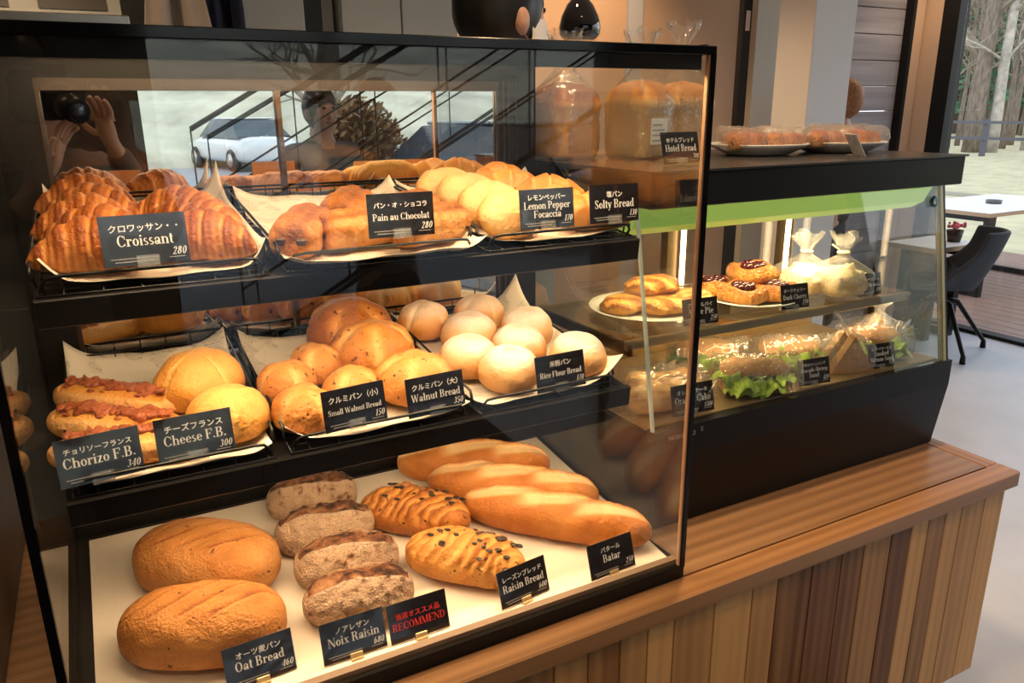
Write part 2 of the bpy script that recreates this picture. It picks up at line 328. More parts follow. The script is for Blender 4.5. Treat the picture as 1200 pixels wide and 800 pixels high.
G = {
 'a': (.60, ga(.23, .17, .20, .18)+gv(.44, 0, .45)+ga(.29, .44, .225, .21, 0, 160, .14)+gs(.5, 0, .1)+dot(.12, .47, .06)),
 'b': (.62, gv(.16, 0, 1)+ga(.34, X/2, .25, .33)+gh(.02, .16, .975)),
 'c': (.54, ga(.29, X/2, .26, .33, 40, 325)+dot(.44, .47, .075)),
 'd': (.65, _bowl+gv(.48, 0, 1)+gh(.34, .48, .975)+gs(.54, 0, .1)),
 'e': (.56, ga(.29, X/2, .26, .33, 0, 325)+gh(.06, .53, .35)),
 'f': (.38, gv(.19, 0, .8)+ga(.35, .8, .235, .21, 50, 180)+gh(.04, .4, X-.02)+gs(.19, 0)+dot(.42, .9, .07)),
 'g': (.56, ga(.26, .41, .22, .24)+ga(.27, -.10, .25, .18, 0, 360, .1)+gh(.4, .56, .6, .08)),
 'h': (.68, gv(.16, 0, 1)+ga(.36, .38, .25, .27, 0, 150)+gv(.53, 0, .4)+gs(.16, 0)+gs(.53, 0, .13)+gh(.02, .16, .975)),
 'i': (.33, gv(.165, 0, X)+dot(.165, .86, .09)+gs(.165, 0)+gh(.02, .16, X-.025)),
 'k': (.64, gv(.16, 0, 1)+gd(.24, .28, .5, X, _t*1.3)+gd(.52, 0, .32, .40)+gs(.16, 0)+gs(.53, 0, .12)+gs(.5, X, .12)+gh(.02, .16, .975)),
 'l': (.33, gv(.165, 0, 1)+gs(.165, 0)+gh(.02, .16, .975)),
 'm': (1.0, gv(.16, 0, X)+ga(.34, .38, .245, .27, 0, 150)+gv(.51, 0, .4)+ga(.69, .38, .245, .27, 0, 150)+gv(.86, 0, .4)+gs(.16, 0)+gs(.51, 0, .12)+gs(.86, 0, .12)+gh(.02, .16, X-.025)),
 'n': (.68, gv(.16, 0, X)+ga(.36, .38, .25, .27, 0, 150)+gv(.53, 0, .4)+gs(.16, 0)+gs(.53, 0, .13)+gh(.02, .16, X-.025)),
 'o': (.58, _bowl),
 'p': (.64, gv(.16, -.3, X)+ga(.34, X/2, .25, .33)+gs(.16, -.3)+gh(.02, .16, X-.025)),
 'r': (.50, gv(.16, 0, X)+ga(.36, .40, .2, .24, 60, 170, .08)+dot(.41, .54, .085)+gs(.16, 0)+gh(.02, .16, X-.025)),
 's': (.46, ga(.22, .47, .165, .18, 40, 270, .11)+ga(.23, .165, .18, .175, -150, 90, .11)+gd(.33, .2, .12, .44, .1)),
 't': (.40, gv(.19, .1, .86)+gh(.03, .37, X-.02)+ga(.31, .15, .195, .16, 180, 300)),
 'u': (.68, gv(.16, .2, X)+ga(.33, .22, .245, .23, 180, 350)+gv(.51, 0, X)+gh(.02, .16, X-.025)+gh(.37, .51, X-.025)+gs(.57, 0, .1)),
 'v': (.60, gd(.30, 0, .13, X)+gd(.30, 0, .5, X, _t)+gs(.13, X, .13)+gs(.5, X, .1)),
 'w': (.88, gd(.27, 0, .12, X)+gd(.28, 0, .44, X, _t)+gd(.60, 0, .44, X)+gd(.61, 0, .78, X, _t)+gs(.12, X, .13)+gs(.78, X, .1)),
 'x': (.60, gd(.46, 0, .14, X)+gd(.12, 0, .46, X, _t)+gs(.14, X, .12)+gs(.47, X, .1)+gs(.12, 0, .1)+gs(.47, 0, .12)),
 'y': (.60, gd(.31, .02, .13, X)+gd(.2, -.28, .5, X, _t)+gs(.13, X, .13)+gs(.5, X, .1)+dot(.16, -.24, .07)),
 'z': (.52, gh(.05, .47, X-.03, .06)+gd(.13, .02, .39, X-.02)+gh(.05, .47, .03, .06)),
 'A': (.80, gd(.10, 0, .37, 1, _t)+gd(.62, 0, .40, 1, _T*1.1)+gh(.2, .55, .33)+gs(.1, 0, .11)+gs(.64, 0, .16)),
 'B': (.76, gv(.17, 0, 1)+ga(.38, .76, .25, .25, -90, 90)+ga(.38, .26, .30, .27, -90, 90)+gh(.02, .38, .98)+gh(.02, .38, .02)+gh(.17, .38, .51)),
 'C': (.78, ga(.40, .5, .36, .51, 42, 320)+gv(.68, .64, .95, .05)+gv(.68, .06, .28, .04)),
 'D': (.82, gv(.17, 0, 1)+ga(.36, .5, .38, .5, -90, 90)+gh(.02, .38, .98)+gh(.02, .38, .02)),
 'E': (.74, gv(.17, 0, 1)+gh(.02, .64, .975)+gh(.02, .66, .025)+gh(.17, .48, .51)+gv(.63, .74, 1, .05)+gv(.65, 0, .28, .05)+gv(.47, .4, .62, .04)),
 'F': (.70, gv(.17, 0, 1)+gh(.02, .64, .975)+gh(.17, .48, .51)+gv(.63, .72, 1, .05)+gv(.47, .4, .62, .04)+gs(.17, 0)),
 'H': (.90, gv(.18, 0, 1)+gv(.70, 0, 1)+gh(.18, .7, .51)+gs(.18, 0)+gs(.70, 0)+gs(.18, 1)+gs(.7, 1)),
 'I': (.38, gv(.19, 0, 1)+gs(.19, 0)+gs(.19, 1)),
 'K': (.84, gv(.17, 0, 1)+gd(.26, .38, .66, 1, _t)+gd(.67, 0, .4, .58)+gs(.17, 0)+gs(.17, 1)+gs(.68, 0)+gs(.66, 1, .12)),
 'L': (.70, gv(.17, 0, 1)+gh(.02, .64, .025)+gv(.63, 0, .3, .05)+gs(.17, 1)),
 'M': (1.02, gv(.13, 0, 1, _t)+gd(.45, 0, .18, 1)+gd(.47, 0, .78, 1, _t)+gv(.83, 0, 1)+gs(.13, 0, .1)+gs(.83, 0)+gs(.13, 1, .12)+gs(.83, 1)),
 'N': (.88, gv(.13, 0, 1, _t)+gd(.70, 0, .18, 1)+gv(.74, 0, 1, _t)+gs(.13, 0, .11)+gs(.13, 1, .13)+gs(.74, 1, .11)),
 'O': (.82, ga(.40, .5, .36, .51)),
 'P': (.72, gv(.17, 0, 1)+ga(.38, .72, .28, .28, -90, 90)+gh(.02, .38, .98)+gh(.17, .38, .46)+gs(.17, 0)),
 'R': (.80, gv(.17, 0, 1)+ga(.38, .74, .28, .26, -90, 90)+gh(.02, .38, .98)+gh(.17, .4, .50)+gd(.62, 0, .46, .5)+gs(.17, 0)+gs(.66, 0, .1)),
 'S': (.62, ga(.30, .74, .23, .26, 35, 270, .13)+ga(.31, .26, .25, .27, -145, 90, .13)+gd(.43, .3, .18, .7, .14)+gv(.5, .68, .97, .045)+gv(.07, .04, .32, .045)),
 'W': (1.12, gd(.34, 0, .13, 1)+gd(.36, 0, .55, 1, _t)+gd(.76, 0, .55, 1)+gd(.78, 0, .99, 1, _t)+gs(.13, 1)+gs(.99, 1, .12)),
 '0': (.60, ga(.29, .5, .25, .51)), '1': (.44, gv(.23, 0, 1)+gs(.23, 0)+gh(.08, .23, .975)),
 '2': (.58, ga(.28, .72, .22, .29, -20, 170)+gd(.14, .03, .42, .66, .1)+gh(.06, .5, .05, .1)),
 '3': (.58, ga(.26, .75, .21, .26, -90, 150)+ga(.26, .27, .24, .28, -150, 90)), '4': (.60, gv(.4, 0, 1)+gd(.06, .3, .38, 1, _t)+gh(.04, .56, .28)+gs(.4, 0)),
 '5': (.58, gh(.12, .5, .96, .09)+gv(.13, .5, 1, _t)+ga(.27, .31, .24, .32, -150, 130)), '6': (.60, ga(.29, .3, .24, .31)+ga(.36, .5, .31, .51, 85, 180)),
 '7': (.56, gh(.05, .5, .95, .1)+gd(.2, 0, .47, .95, .11)), '8': (.60, ga(.29, .75, .2, .26)+ga(.29, .27, .24, .28)), '9': (.60, ga(.29, .69, .24, .31)+ga(.2, .5, .32, .5, -90, 0)),
 '.': (.28, dot(.12, .08, .085)), ',': (.24, dot(.1, .04, .08)), ' ': (.30, []),
}
def serif_polys(s):
    x = 0; out = []
    for ch in s:
        wd, pl = G[ch]; out += [[(a+x, b) for a, b in p] for p in pl]; x += wd
    return out, x
_jc = {}
def cjk_mesh(s):
    if s not in _jc:
        c = bpy.data.curves.new('lettering_source', 'FONT'); c.body = s; c.resolution_u = 2; c.offset = .012
        o = bpy.data.objects.new('lettering_source', c); COL.objects.link(o); bpy.context.view_layer.update()
        me = bpy.data.meshes.new_from_object(o.evaluated_get(bpy.context.evaluated_depsgraph_get()))
        vs = [(v.co.x, v.co.y) for v in me.vertices]; fs = [tuple(p.vertices) for p in me.polygons]
        bpy.data.objects.remove(o); bpy.data.curves.remove(c); bpy.data.meshes.remove(me); _jc[s] = (vs, fs)
    return _jc[s]
def put_cjk(mb, s, cx, y, h, maxw, z):
    vs, fs = cjk_mesh(s); xs = [v[0] for v in vs]; wd = max(xs)-min(xs); k = min(h/.88, maxw/wd)
    mb.add([(cx+(a-(min(xs)+max(xs))/2)*k, y+b*k, z) for a, b in vs], fs)
def put_serif(mb, s, cx, y, h, maxw, z, shear=0, right=False):
    pl, wd = serif_polys(s); k = min(h, maxw/wd) if maxw else h; kx = k
    x0 = cx-wd*kx*(1 if right else .5)
    for p in pl: mb.add([(x0+(a+shear*b)*kx, y+b*h*(k/h), z) for a, b in p], [tuple(range(len(p)))])
def price_card(Mx, jp, en, price, label, red=False, clip='acrylic', lean=.2, wdt=.091, hgt=.057, group='price cards'):
    """Mx: frame whose origin is the card's bottom centre; local x along the card, z up, face towards -y"""
    e = empty('price_card', Mx, label=label, cat='price card', group=group)
    up = T_(0, 0, .002) @ RX(PI/2-lean)          # local card plane: x right, y up, z towards the viewer
    MB().box(-wdt/2, wdt/2, 0, hgt, -.0006, .0006, M=up).build('panel', CARD, e)
    MB().box(-wdt/2, wdt/2, 0, hgt, -.0012, -.0007, M=up).build('backing', KRAFT, e)
    lt = MB(); ink = REDINK if red else INK; y = hgt
    ens = en if isinstance(en, list) else [en]
    if red:
        put_cjk(lt, jp, 0, hgt*.58, .011, wdt*.74, .001); put_serif(lt, ens[0], 0, hgt*.30, .0125, wdt*.9, .001)
    elif len(ens) == 2:
        put_cjk(lt, jp, 0, hgt*.73, .0082, wdt*.74, .001); put_serif(lt, ens[0], 0, hgt*.50, .0105, wdt*.88, .001); put_serif(lt, ens[1], 0, hgt*.28, .0105, wdt*.88, .001)
    else:
        put_cjk(lt, jp, 0, hgt*.68, .0088, wdt*.80, .001); put_serif(lt, ens[0], 0, hgt*.39, .0125, wdt*.86, .001)
    if price: put_serif(lt, price, wdt*.46, hgt*.155, .0088, 0, .001, shear=.25, right=True)
    lt.v = [tuple(up @ Vector(p)) for p in lt.v]
    lt.build('lettering', ink, e)
    if not red:
        fp = MB()
        for k, yy in enumerate((.135, .075)):
            x = -wdt*.42+k*.004
            while x < wdt*(.10-.02*k):
                l = random.uniform(.0012, .003); fp.add([up @ Vector(p) for p in ((x, hgt*yy, .001), (x+l, hgt*yy, .001), (x+l, hgt*yy+.0013, .001), (x, hgt*yy+.0013, .001))], [(0, 1, 2, 3)]); x += l+.0005
        fp.add([up @ Vector(p) for p in ((wdt*.25, hgt*.10, .001), (wdt*.44, hgt*.10, .001), (wdt*.44, hgt*.115, .001), (wdt*.25, hgt*.115, .001))], [(0, 1, 2, 3)])
        fp.build('fine_print', INKD, e)
    cl = MB()
    if clip == 'acrylic':
        cl.box(-.012, .012, 0, .011, .0008, .0026, M=up); cl.box(-.012, .012, -.004, .018, 0, .0018); cl.build('clear_clip', ACRYL, e)
    elif clip == 'gold':
        cl.box(-.009, .009, -.003, .006, .0008, .003, M=up, bev=.0008); cl.box(-.009, .009, -.006, .014, 0, .002); cl.build('gold_clip', GOLD, e)
    else:
        cl.box(-.008, .008, -.002, .020, 0, .002); cl.box(-.008, .008, -.004, .008, .0008, .0024, M=up); cl.build('clear_clip', ACRYL, e)
    return e
# ------------------------------------------------------------------ the room
FL = -CT; CE = 2.05
FLOORM = M('polished_concrete', (.52, .535, .59), .3, noise=.16, scale=1.6, spec=.5)
WALLO = M('warm_plaster', (.52, .34, .22), .7); WALLG = M('greige_plaster', (.58, .53, .45), .7); WALLW = M('white_plaster', (.80, .78, .77), .7); WALLB = M('beige_plaster', (.66, .50, .38), .7)
CEILM = M('ceiling_white', (.7, .68, .66), .8); FRAMEB = M('black_window_frame', (.016, .016, .018), .4, spec=.15)
BOARDG = wood('grey_board_wall', (.16, .155, .18), (.42, .41, .46), 'X', .7, .5)
DECKM = wood('deck_boards', (.10, .055, .04), (.30, .18, .13), 'Y', .55, .6)
KITW = M('kitchen_panel', (.50, .52, .50), .45); KITG = M('kitchen_grey', (.30, .31, .29), .45); DARKB = M('dark_brown_panel', (.05, .028, .018), .5, noise=.3, scale=14)
def struct(name, mb, mat): return mb.build(name, mat, kind='structure')
XL, XR, YF, YB = -3.0, 4.63, -3.0, 3.0
struct('floor', MB().box(XL, XR, -.10, YB, FL-.1, FL).box(.86, XR, YF, -.10, FL-.1, FL), FLOORM)
struct('floor_front', MB().box(XL, .86, YF, -.10, FL-.1, FL), wood('haze_cut_floor', (.020, .012, .008), (.07, .045, .030), 'X', .6, .5, spec=.2))  # unseen floor, dark boards made up to cut haze in the case glass
struct('ceiling', MB().box(XL, XR, YF, YB, CE, CE+.1), CEILM)
struct('wall_left', MB().box(XL-.1, XL, YF, YB, FL, CE), WALLG)
struct('wall_kitchen', MB().box(XL, .62, YB, YB+.1, FL, CE), KITW)
struct('wall_warm', MB().box(.62, 3.0, YB, YB+.1, FL, CE), WALLO)
struct('trim_1', MB().box(2.03, 2.13, YB-.03, YB, FL, CE), M('grey_pilaster', (.42, .41, .43), .6))
struct('wall_greige', MB().box(2.985, 3.56, YB-.06, YB+.1, FL, CE), WALLG)
struct('column_white', MB().box(2.66, 2.975, 2.2, 2.45, FL, CE, bev=.004), WALLW)
bw = MB()
for k in range(17): bw.box(3.56, 4.50, YB-.03, YB+.1, FL+k*.17, FL+k*.17+.165, bev=.003)
struct('wall_boards', bw, BOARDG)
struct('trim_2', MB().box(4.415, 4.45, YB-.09, YB-.03, FL, CE), FRAMEB)
struct('wall_beige', MB().box(4.45, 4.57, YB-.07, YB-.03, FL, CE).box(4.50, XR, YB-.03, YB+.1, FL, CE), WALLB)
# right glass wall along x = XR, from the back corner to the front
wf = MB()
wf.box(XR-.05, XR+.06, 2.68, 2.80, FL, CE)
for y in (.75, -1.1, YF): wf.box(XR-.05, XR+.05, y, y+.07, FL, CE)
wf.box(XR-.05, XR+.05, YF, 2.7, FL, FL+.025).box(XR-.05, XR+.05, YF, 2.7, CE-.12, CE)
struct('window_1', wf, FRAMEB)
struct('window_1_pane', MB().box(XR-.004, XR+.004, YF, 2.66, FL+.02, CE-.1), WGLASS)
struct('wall_corner', MB().box(XR-.05, XR+.06, 2.80, YB, FL, CE), WALLB)
# front wall behind the viewer: dark piers with big windows
pf = MB()
for a, b in ((XL, -.50),(1.9, XR)): pf.box(a, b, YF-.12, YF, FL, CE)
pf.box(XL, XR, YF-.12, YF, FL, FL+.06).box(XL, XR, YF-.12, YF, CE-.25, CE)
struct('wall_front', pf, M('umber_pier', (.12, .080, .055), .6))
struct('window_2', MB().box(-.5, 1.9, YF-.07, YF-.03, FL+.06, FL+.12), FRAMEB)
struct('window_2_pane', MB().box(-.5, 1.9, YF-.054, YF-.046, FL+.1, CE-.25), WGLASS)

struct('roof_sky_blocker', MB().box(XL, XR+.6, YF-4.2, YF-.13, CE-.05, CE+.1), M('sky_blocker_dark', (.05, .04, .033), .8))  # unseen roof added to keep sky light off the front floor
# ------------------------------------------------------------------ counter
CW0, CW1 = (.16, .055, .016), (.46, .20, .075)
TOPW = wood('oiled_top', (.135, .068, .032), (.34, .19, .095), 'X', .3, .7, spec=.5)
LIPW = wood('lip_wood', (.19, .082, .032), (.44, .23, .098), 'X', .32, .9, spec=.5)
LIPY = wood('lip_wood_end', (.19, .082, .032), (.44, .23, .098), 'Y', .32, .9, spec=.5)
CLAD = wood('cladding_boards', (.15, .050, .015), (.74, .405, .155), 'Z', .4, .75, tone=True, wave=.14)
ctr = empty('counter', T_(-.5, .3, FL), label='long low wooden counter with board cladding carrying both glass display cases', cat='counter')
CI = ctr.matrix_world.inverted()
def part(mb, name, mat, root, **k):
    """world-coordinate mesh as a child of an Empty"""
    bpy.context.view_layer.update(); inv = root.matrix_world.inverted(); mb.v = [tuple(inv @ Vector(p)) for p in mb.v]; return mb.build(name, mat, root, **k)
bpy.context.view_layer.update()
tp = MB(); ys = [.0015, .13, .27, .41, .55, .75]
for i in range(5): tp.box(-2.4, .8535, ys[i]+.0003, ys[i+1]-.0003, -.03, 0)
part(tp, 'countertop', TOPW, ctr)
part(MB().box(-2.4, .898, -.05, -.0005, -.036, .0006, bev=.003), 'front_lip', LIPW, ctr)
part(MB().box(.8555, .898, -.0003, .75, -.036, .0006, bev=.003), 'end_lip', LIPY, ctr)
cl = MB(); x = .889; PB = -.52
while x > -2.4:
    wd = random.choice((.055, .062, .072, .08, .088)); t = random.random()
    cl.box(max(-2.4, x-wd+.0012), x, -.030, -.012, PB, -.034, bev=.0015, tone=t); x -= wd
y = -.012
while y < .72:
    wd = random.choice((.06, .075, .085)); cl.box(.873, .889, y, min(.74, y+wd-.0012), PB, -.034, bev=.0015, tone=random.random()); y += wd
part(cl, 'cladding', CLAD, ctr)
part(MB().box(-2.35, .80, .06, .70, FL, PB+.06).box(-2.38, .871, -.010, .72, PB+.01, -.031), 'plinth', M('plinth_dark', (.03, .022, .018), .6), ctr)
# dark timber screen standing on the counter left of the bread case
sc = empty('timber_screen', T_(-1.02, .25, 0), label='dark brown timber screen standing at the far left of the counter', cat='screen'); bpy.context.view_layer.update()
part(MB().box(-1.016, -.993, .03, .74, .02, .98, bev=.003), 'board', DARKB, sc); part(MB().box(-1.06, -.993, .02, .745, 0.001, .02, bev=.003), 'foot', DARKB, sc)

# ------------------------------------------------------------------ bread display case (left)
TT = .1105
def shelf_frame(y0, z0): return T_(0, y0, z0) @ RX(TT)
F_TOP, F_MID, F_FLO = shelf_frame(.10, .566), shelf_frame(.10, .322), shelf_frame(.02, .024)
W_, D_, H_ = .90, .504, .8427
dc = empty('display_case', T_(-.45, .25, .001), label='tall black framed glass bread case with three sloping tiers on the counter', cat='display case'); bpy.context.view_layer.update()
fr = MB()
fr.box(-W_, 0, -.002, .012, .001, .024).box(-W_, -W_+.012, .012, D_, .001, .024).box(-.012, 0, .012, D_, .001, .024)
part(fr, 'base_frame', BLK, dc)
part(MB().box(-W_-.001, .0015, -.003, .012, H_-.012, H_, bev=.001), 'top_rail', BLKG, dc)
part(MB().box(-W_-.001, -W_+.009, -.003, .007, .02, H_-.01), 'corner_post', BLKG, dc)
part(MB().box(-.0068, .001, -.003, .004, .02, H_-.01), 'corner_post', BLKG, dc)
part(MB().box(-.0105, -.0072, .0, .006, .024, H_-.012), 'glass_edge', M('lit_glass_edge', (.72, .42, .24), .25), dc)  # copper colour paints the LED light caught in the pane edge
part(MB().box(-W_+.009, -.0106, .0005, .0055, .022, H_-.012), 'front_glass', GLASS, dc)
part(MB().box(-.0065, -.0015, .0065, D_-.004, .022, H_-.004), 'side_glass', SGLASS, dc)
part(MB().box(-W_+.0015, -W_+.0065, .0065, D_-.004, .022, H_-.004), 'side_glass', SGLASS, dc)
part(MB().box(-W_+.002, -.002, .013, D_-.002, H_-.005, H_), 'top_glass', GLASS, dc)
for a, b_ in ((-.007, 0), (-W_, -W_+.007)): part(MB().box(a, b_, .014, D_, H_-.0035, H_+.003), 'glass_rim', BRONZE, dc)
bk = MB(); Y0, Y1 = D_-.004, D_+.03
bk.box(-W_, -.838, Y0, Y1, .001, H_).box(-.086, 0, Y0, Y1, .001, H_).box(-.838, -.086, Y0, Y1, .812, H_).box(-.838, -.086, Y0, Y1, .001, .10)
part(bk, 'back_frame', BLK, dc)
tr = MB(); tr.box(-.838, -.086, Y0-.010, Y0-.0002, .795, .812).box(-.842, -.836, Y0-.006, Y0-.0002, .10, .812).box(-.089, -.085, Y0-.006, Y0-.0002, .10, .806).box(-.073, -.070, Y0-.003, Y0-.0002, .10, .815).box(-.062, -.060, Y0-.003, Y0-.0002, .10, .815).box(-.045, -.044, Y0-.003, Y0-.0002, .10, .815)
part(tr, 'back_trim', M('dark_bronze_trim', (.035, .020, .010), .35, .3), dc)
part(MB().box(-.838, -.4975, Y0+.0065, Y0+.0125, .10, .8), 'mirror_door', MIRROR, dc)
part(MB().box(-.4925, -.086, Y0+.0015, Y0+.0055, .10, .8), 'mirror_door', MIRROR, dc)
part(MB().box(-.499, -.491, Y0-.004, Y0+.0062, .10, .8), 'door_stile', BRONZE, dc)
LEDM = M('led_warm', (1, .8, .55), .5, emit=(1, .68, .36), es=14)
for nm, F, L0, L1 in (('shelf', F_TOP, -.862, -.045), ('shelf', F_MID, -.868, -.052)):
    mb = MB(); mb.box(L0, L1, -.008, .004, -.032, .0015, M=F, bev=.0015); mb.box(L0, L1, .004, .385, -.009, -.003, M=F)
    mb.box(L0, L0+.008, .004, .39, -.018, -.009, M=F); mb.box(L1-.008, L1, .004, .39, -.018, -.009, M=F)
    s = part(mb, nm, BLK, dc)
    ls = MB().box(L0+.02, L1-.02, .014, .020, -.0125, -.0095, M=F); part(ls, 'led_strip', LEDM, s)
    c = F @ Vector(((L0+L1)/2, .017, -.0145))
    area('strip_light', T_(*c) @ RX(.20), (L1-L0)-.04, .008, (3.5 if F is F_TOP else 3.1)*LED, (1, .70, .41), s)
part(MB().box(-.896, -.008, 0, .470, -.006, -.0005, M=F_FLO), 'base_deck', M('deck_black', (.016, .013, .011), .45), dc)
part(MB().box(-.896, -.008, -.012, -.0005, -.004, .010, M=F_FLO), 'deck_edge', M('deck_ply', (.20, .13, .085), .5), dc)
ls = MB().box(-.86, -.03, .020, .026, .824, .829); lp = part(ls, 'led_strip', LEDM, dc)
part(MB().box(-.88, -.015, .013, .032, .829, .8365), 'lamp_housing', BLK, dc)
part(MB().box(-.888, -.012, .0125, .0145, .812, .8365), 'lamp_lip', BLK, dc)
area('strip_light', T_(-.445, .026, .822) @ RX(.5), .84, .010, 5.3*LED, (1, .70, .41), lp)

# ------------------------------------------------------------------ chilled display case (right)
rc = empty('refrigerated_case', T_(.45, .35, .001), label='low black refrigerated glass case with slanted front right of the bread case', cat='display case'); bpy.context.view_layer.update()
RX0, RX1, RD = .030, .868, .64
b = MB()
prof = [(.142, .002), (.128, .150), (.128, .207), (.150, .207), (.150, .195), (RD, .195), (RD, .002)]
xs = ((RX0, .0), (RX1, .0))
vs = [(RX0, y, z) for y, z in prof]+[(RX1+(.012 if .14 < z < .21 else 0), y, z) for y, z in prof]; n = len(prof)
b.add(vs, [tuple(range(n)), tuple(range(2*n-1, n-1, -1))]+[(i, i+n, (i+1) % n+n, (i+1) % n) for i in range(n)])
part(b, 'base', BLK, rc)
def gy(z): return .132+.18*(z-.2)
part(MB().box(RX0, RX1+.004, .165, RD, .598, .657, bev=.002), 'top_box', BLK, rc)
part(MB().box(RX0-.002, RX1+.006, .160, RD, .657, .661), 'top_plate', M('dark_top', (.03, .03, .032), .25), rc)
fg = MB(); 
def slab(mb, x0, x1, z0, z1, th=.005):
    vs = [(x, gy(z)+o, z) for o in (0, th) for z in (z0, z1) for x in (x0, x1)]
    mb.add(vs, [(0, 1, 3, 2), (4, 6, 7, 5), (0, 4, 5, 1), (2, 3, 7, 6), (0, 2, 6, 4), (1, 5, 7, 3)])
slab(fg, RX0+.006, RX1-.012, .208, .597); part(fg, 'front_glass', GLASS, rc)
def sidep(x0, x1, z0=.207, z1=.597, yb=RD-.02):
    pr = [(gy(z0)+.007, z0), (gy(z1)+.007, z1), (yb, z1), (yb, z0)]
    return MB().add([(x, y, z) for x in (x0, x1) for y, z in pr], [(0, 1, 2, 3), (7, 6, 5, 4)]+[(i, (i+1) % 4, (i+1) % 4+4, i+4) for i in range(4)])
part(sidep(RX0+.001, RX0+.006), 'side_glass', GLASS, rc); part(sidep(RX1-.009, RX1-.004), 'side_glass', GLASS, rc)
e1 = MB(); slab(e1, RX0, RX0+.005, .207, .597, .006); part(e1, 'glass_edge', GEDGE, rc)
OLV = M('olive_trim', (.40, .36, .20), .3, .4)
e2 = MB(); slab(e2, RX1-.012, RX1-.003, .207, .597, .012); part(e2, 'corner_trim', OLV, rc); e3 = MB(); slab(e3, RX1-.003, RX1+.004, .205, .597, .02); part(e3, 'corner_post', BLK, rc)
bk = MB(); bk.box(RX0, RX0+.03, RD-.03, RD, .195, .6).box(RX1-.03, RX1, RD-.03, RD, .195, .6).box(RX0, RX1, RD-.03, RD, .195, .225).box(.44, .47, RD-.028, RD-.002, .2, .6)
part(bk, 'back_frame', M('bronze_frame', (.16, .11, .06), .35, .6), rc)
part(MB().box(RX0+.03, RX1-.03, RD-.018, RD-.014, .22, .6), 'back_glass', GLASS, rc)
part(MB().box(RX0+.012, RX1-.014, .150, RD-.035, .196, .2095), 'floor_tray', M('tan_tray', (.40, .29, .16), .3, .5), rc)
part(MB().box(RX0+.02, RX1-.02, .50, .503, .2095, .235).box(.40, .402, .17, .5, .2095, .2125), 'tray_divider', M('brass_edge', (.62, .46, .22), .25, .8), rc)
sh = part(MB().box(RX0+.012, RX1-.016, .245, .55, .341, .347), 'glass_shelf', glass('shelf_glass', .06, (.86, .84, .74)), rc)
part(MB().box(RX0+.012, RX1-.016, .232, .245, .330, .348, bev=.002).box(RX0+.012, RX1-.016, .55, .556, .335, .349), 'shelf_rail', M('champagne_rail', (.30, .24, .15), .3, .7), sh)
for a, b_ in ((RX0+.014, RX0+.022), (RX1-.026, RX1-.018)): part(MB().box(a, b_, .23, .56, .320, .341), 'shelf_bracket', BRONZE, sh)
# added glowing panel: paints the green-lit case ceiling under the top box
GRN = M('green_ceiling_glow', (.42, .62, .16), .35, emit=(.42, .70, .12), es=.42)
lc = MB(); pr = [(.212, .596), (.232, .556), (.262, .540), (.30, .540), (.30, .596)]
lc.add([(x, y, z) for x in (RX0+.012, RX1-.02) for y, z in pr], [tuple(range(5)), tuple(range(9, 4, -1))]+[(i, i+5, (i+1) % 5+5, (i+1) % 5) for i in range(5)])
lamp = part(lc, 'ceiling_glow_panel', GRN, rc)
part(MB().box(RX0+.04, RX1-.04, .302, .316, .585, .597), 'led_strip', LEDM, rc)
area('strip_light', T_(.45, .309, .580) @ RX(-.1), .76, .012, 8.5*LED, (1, .72, .38), lamp)
area('strip_light', T_(.45, .250, .326) @ RX(.3), .74, .008, 1.3*LED, (1, .70, .38), sh)  # added light without a strip, brightens the lower level
part(MB().box(RX1-.045, RX1-.037, RD-.055, RD-.045, .24, .57), 'led_tube', LEDM, rc); part(MB().box(.475, .483, RD-.045, RD-.035, .24, .57), 'led_tube', LEDM, rc)
st = MB(); Ms = T_(.832, gy(.560)-.0012, .560) @ RX(PI/2-.18)
st.lathe([(0, .0006), (.0125, .0006), (.0125, 0), (0, 0)], 24, M=Ms); sk = part(st, 'round_sticker', M('blue_sticker', (.012, .14, .26), .4), rc)
dm = MB(); dm.add([Ms @ Vector(p) for p in ((0, .008, .0009), (-.0042, -.001, .0009), (-.003, -.0055, .0009), (.003, -.0055, .0009), (.0042, -.001, .0009))], [(0, 1, 2, 3, 4)]); part(dm, 'drop_emblem', INK, sk)
lg = MB(); put_cjk(lg, 'HOSHIZAKI', .094, .0, .0105, .075, 0); lg.v = [(x, .1272, y+.186) for x, y, z in lg.v]
part(lg, 'lettering', M('grey_print', (.45, .44, .42), .5), rc)
em = MB(); put_cjk(em, 'E', .141, 0, .011, .008, 0); em.v = [(x, .1272, y+.190) for x, y, z in em.v]; part(em, 'emblem', M('grey_mark', (.28, .27, .26), .5), rc)
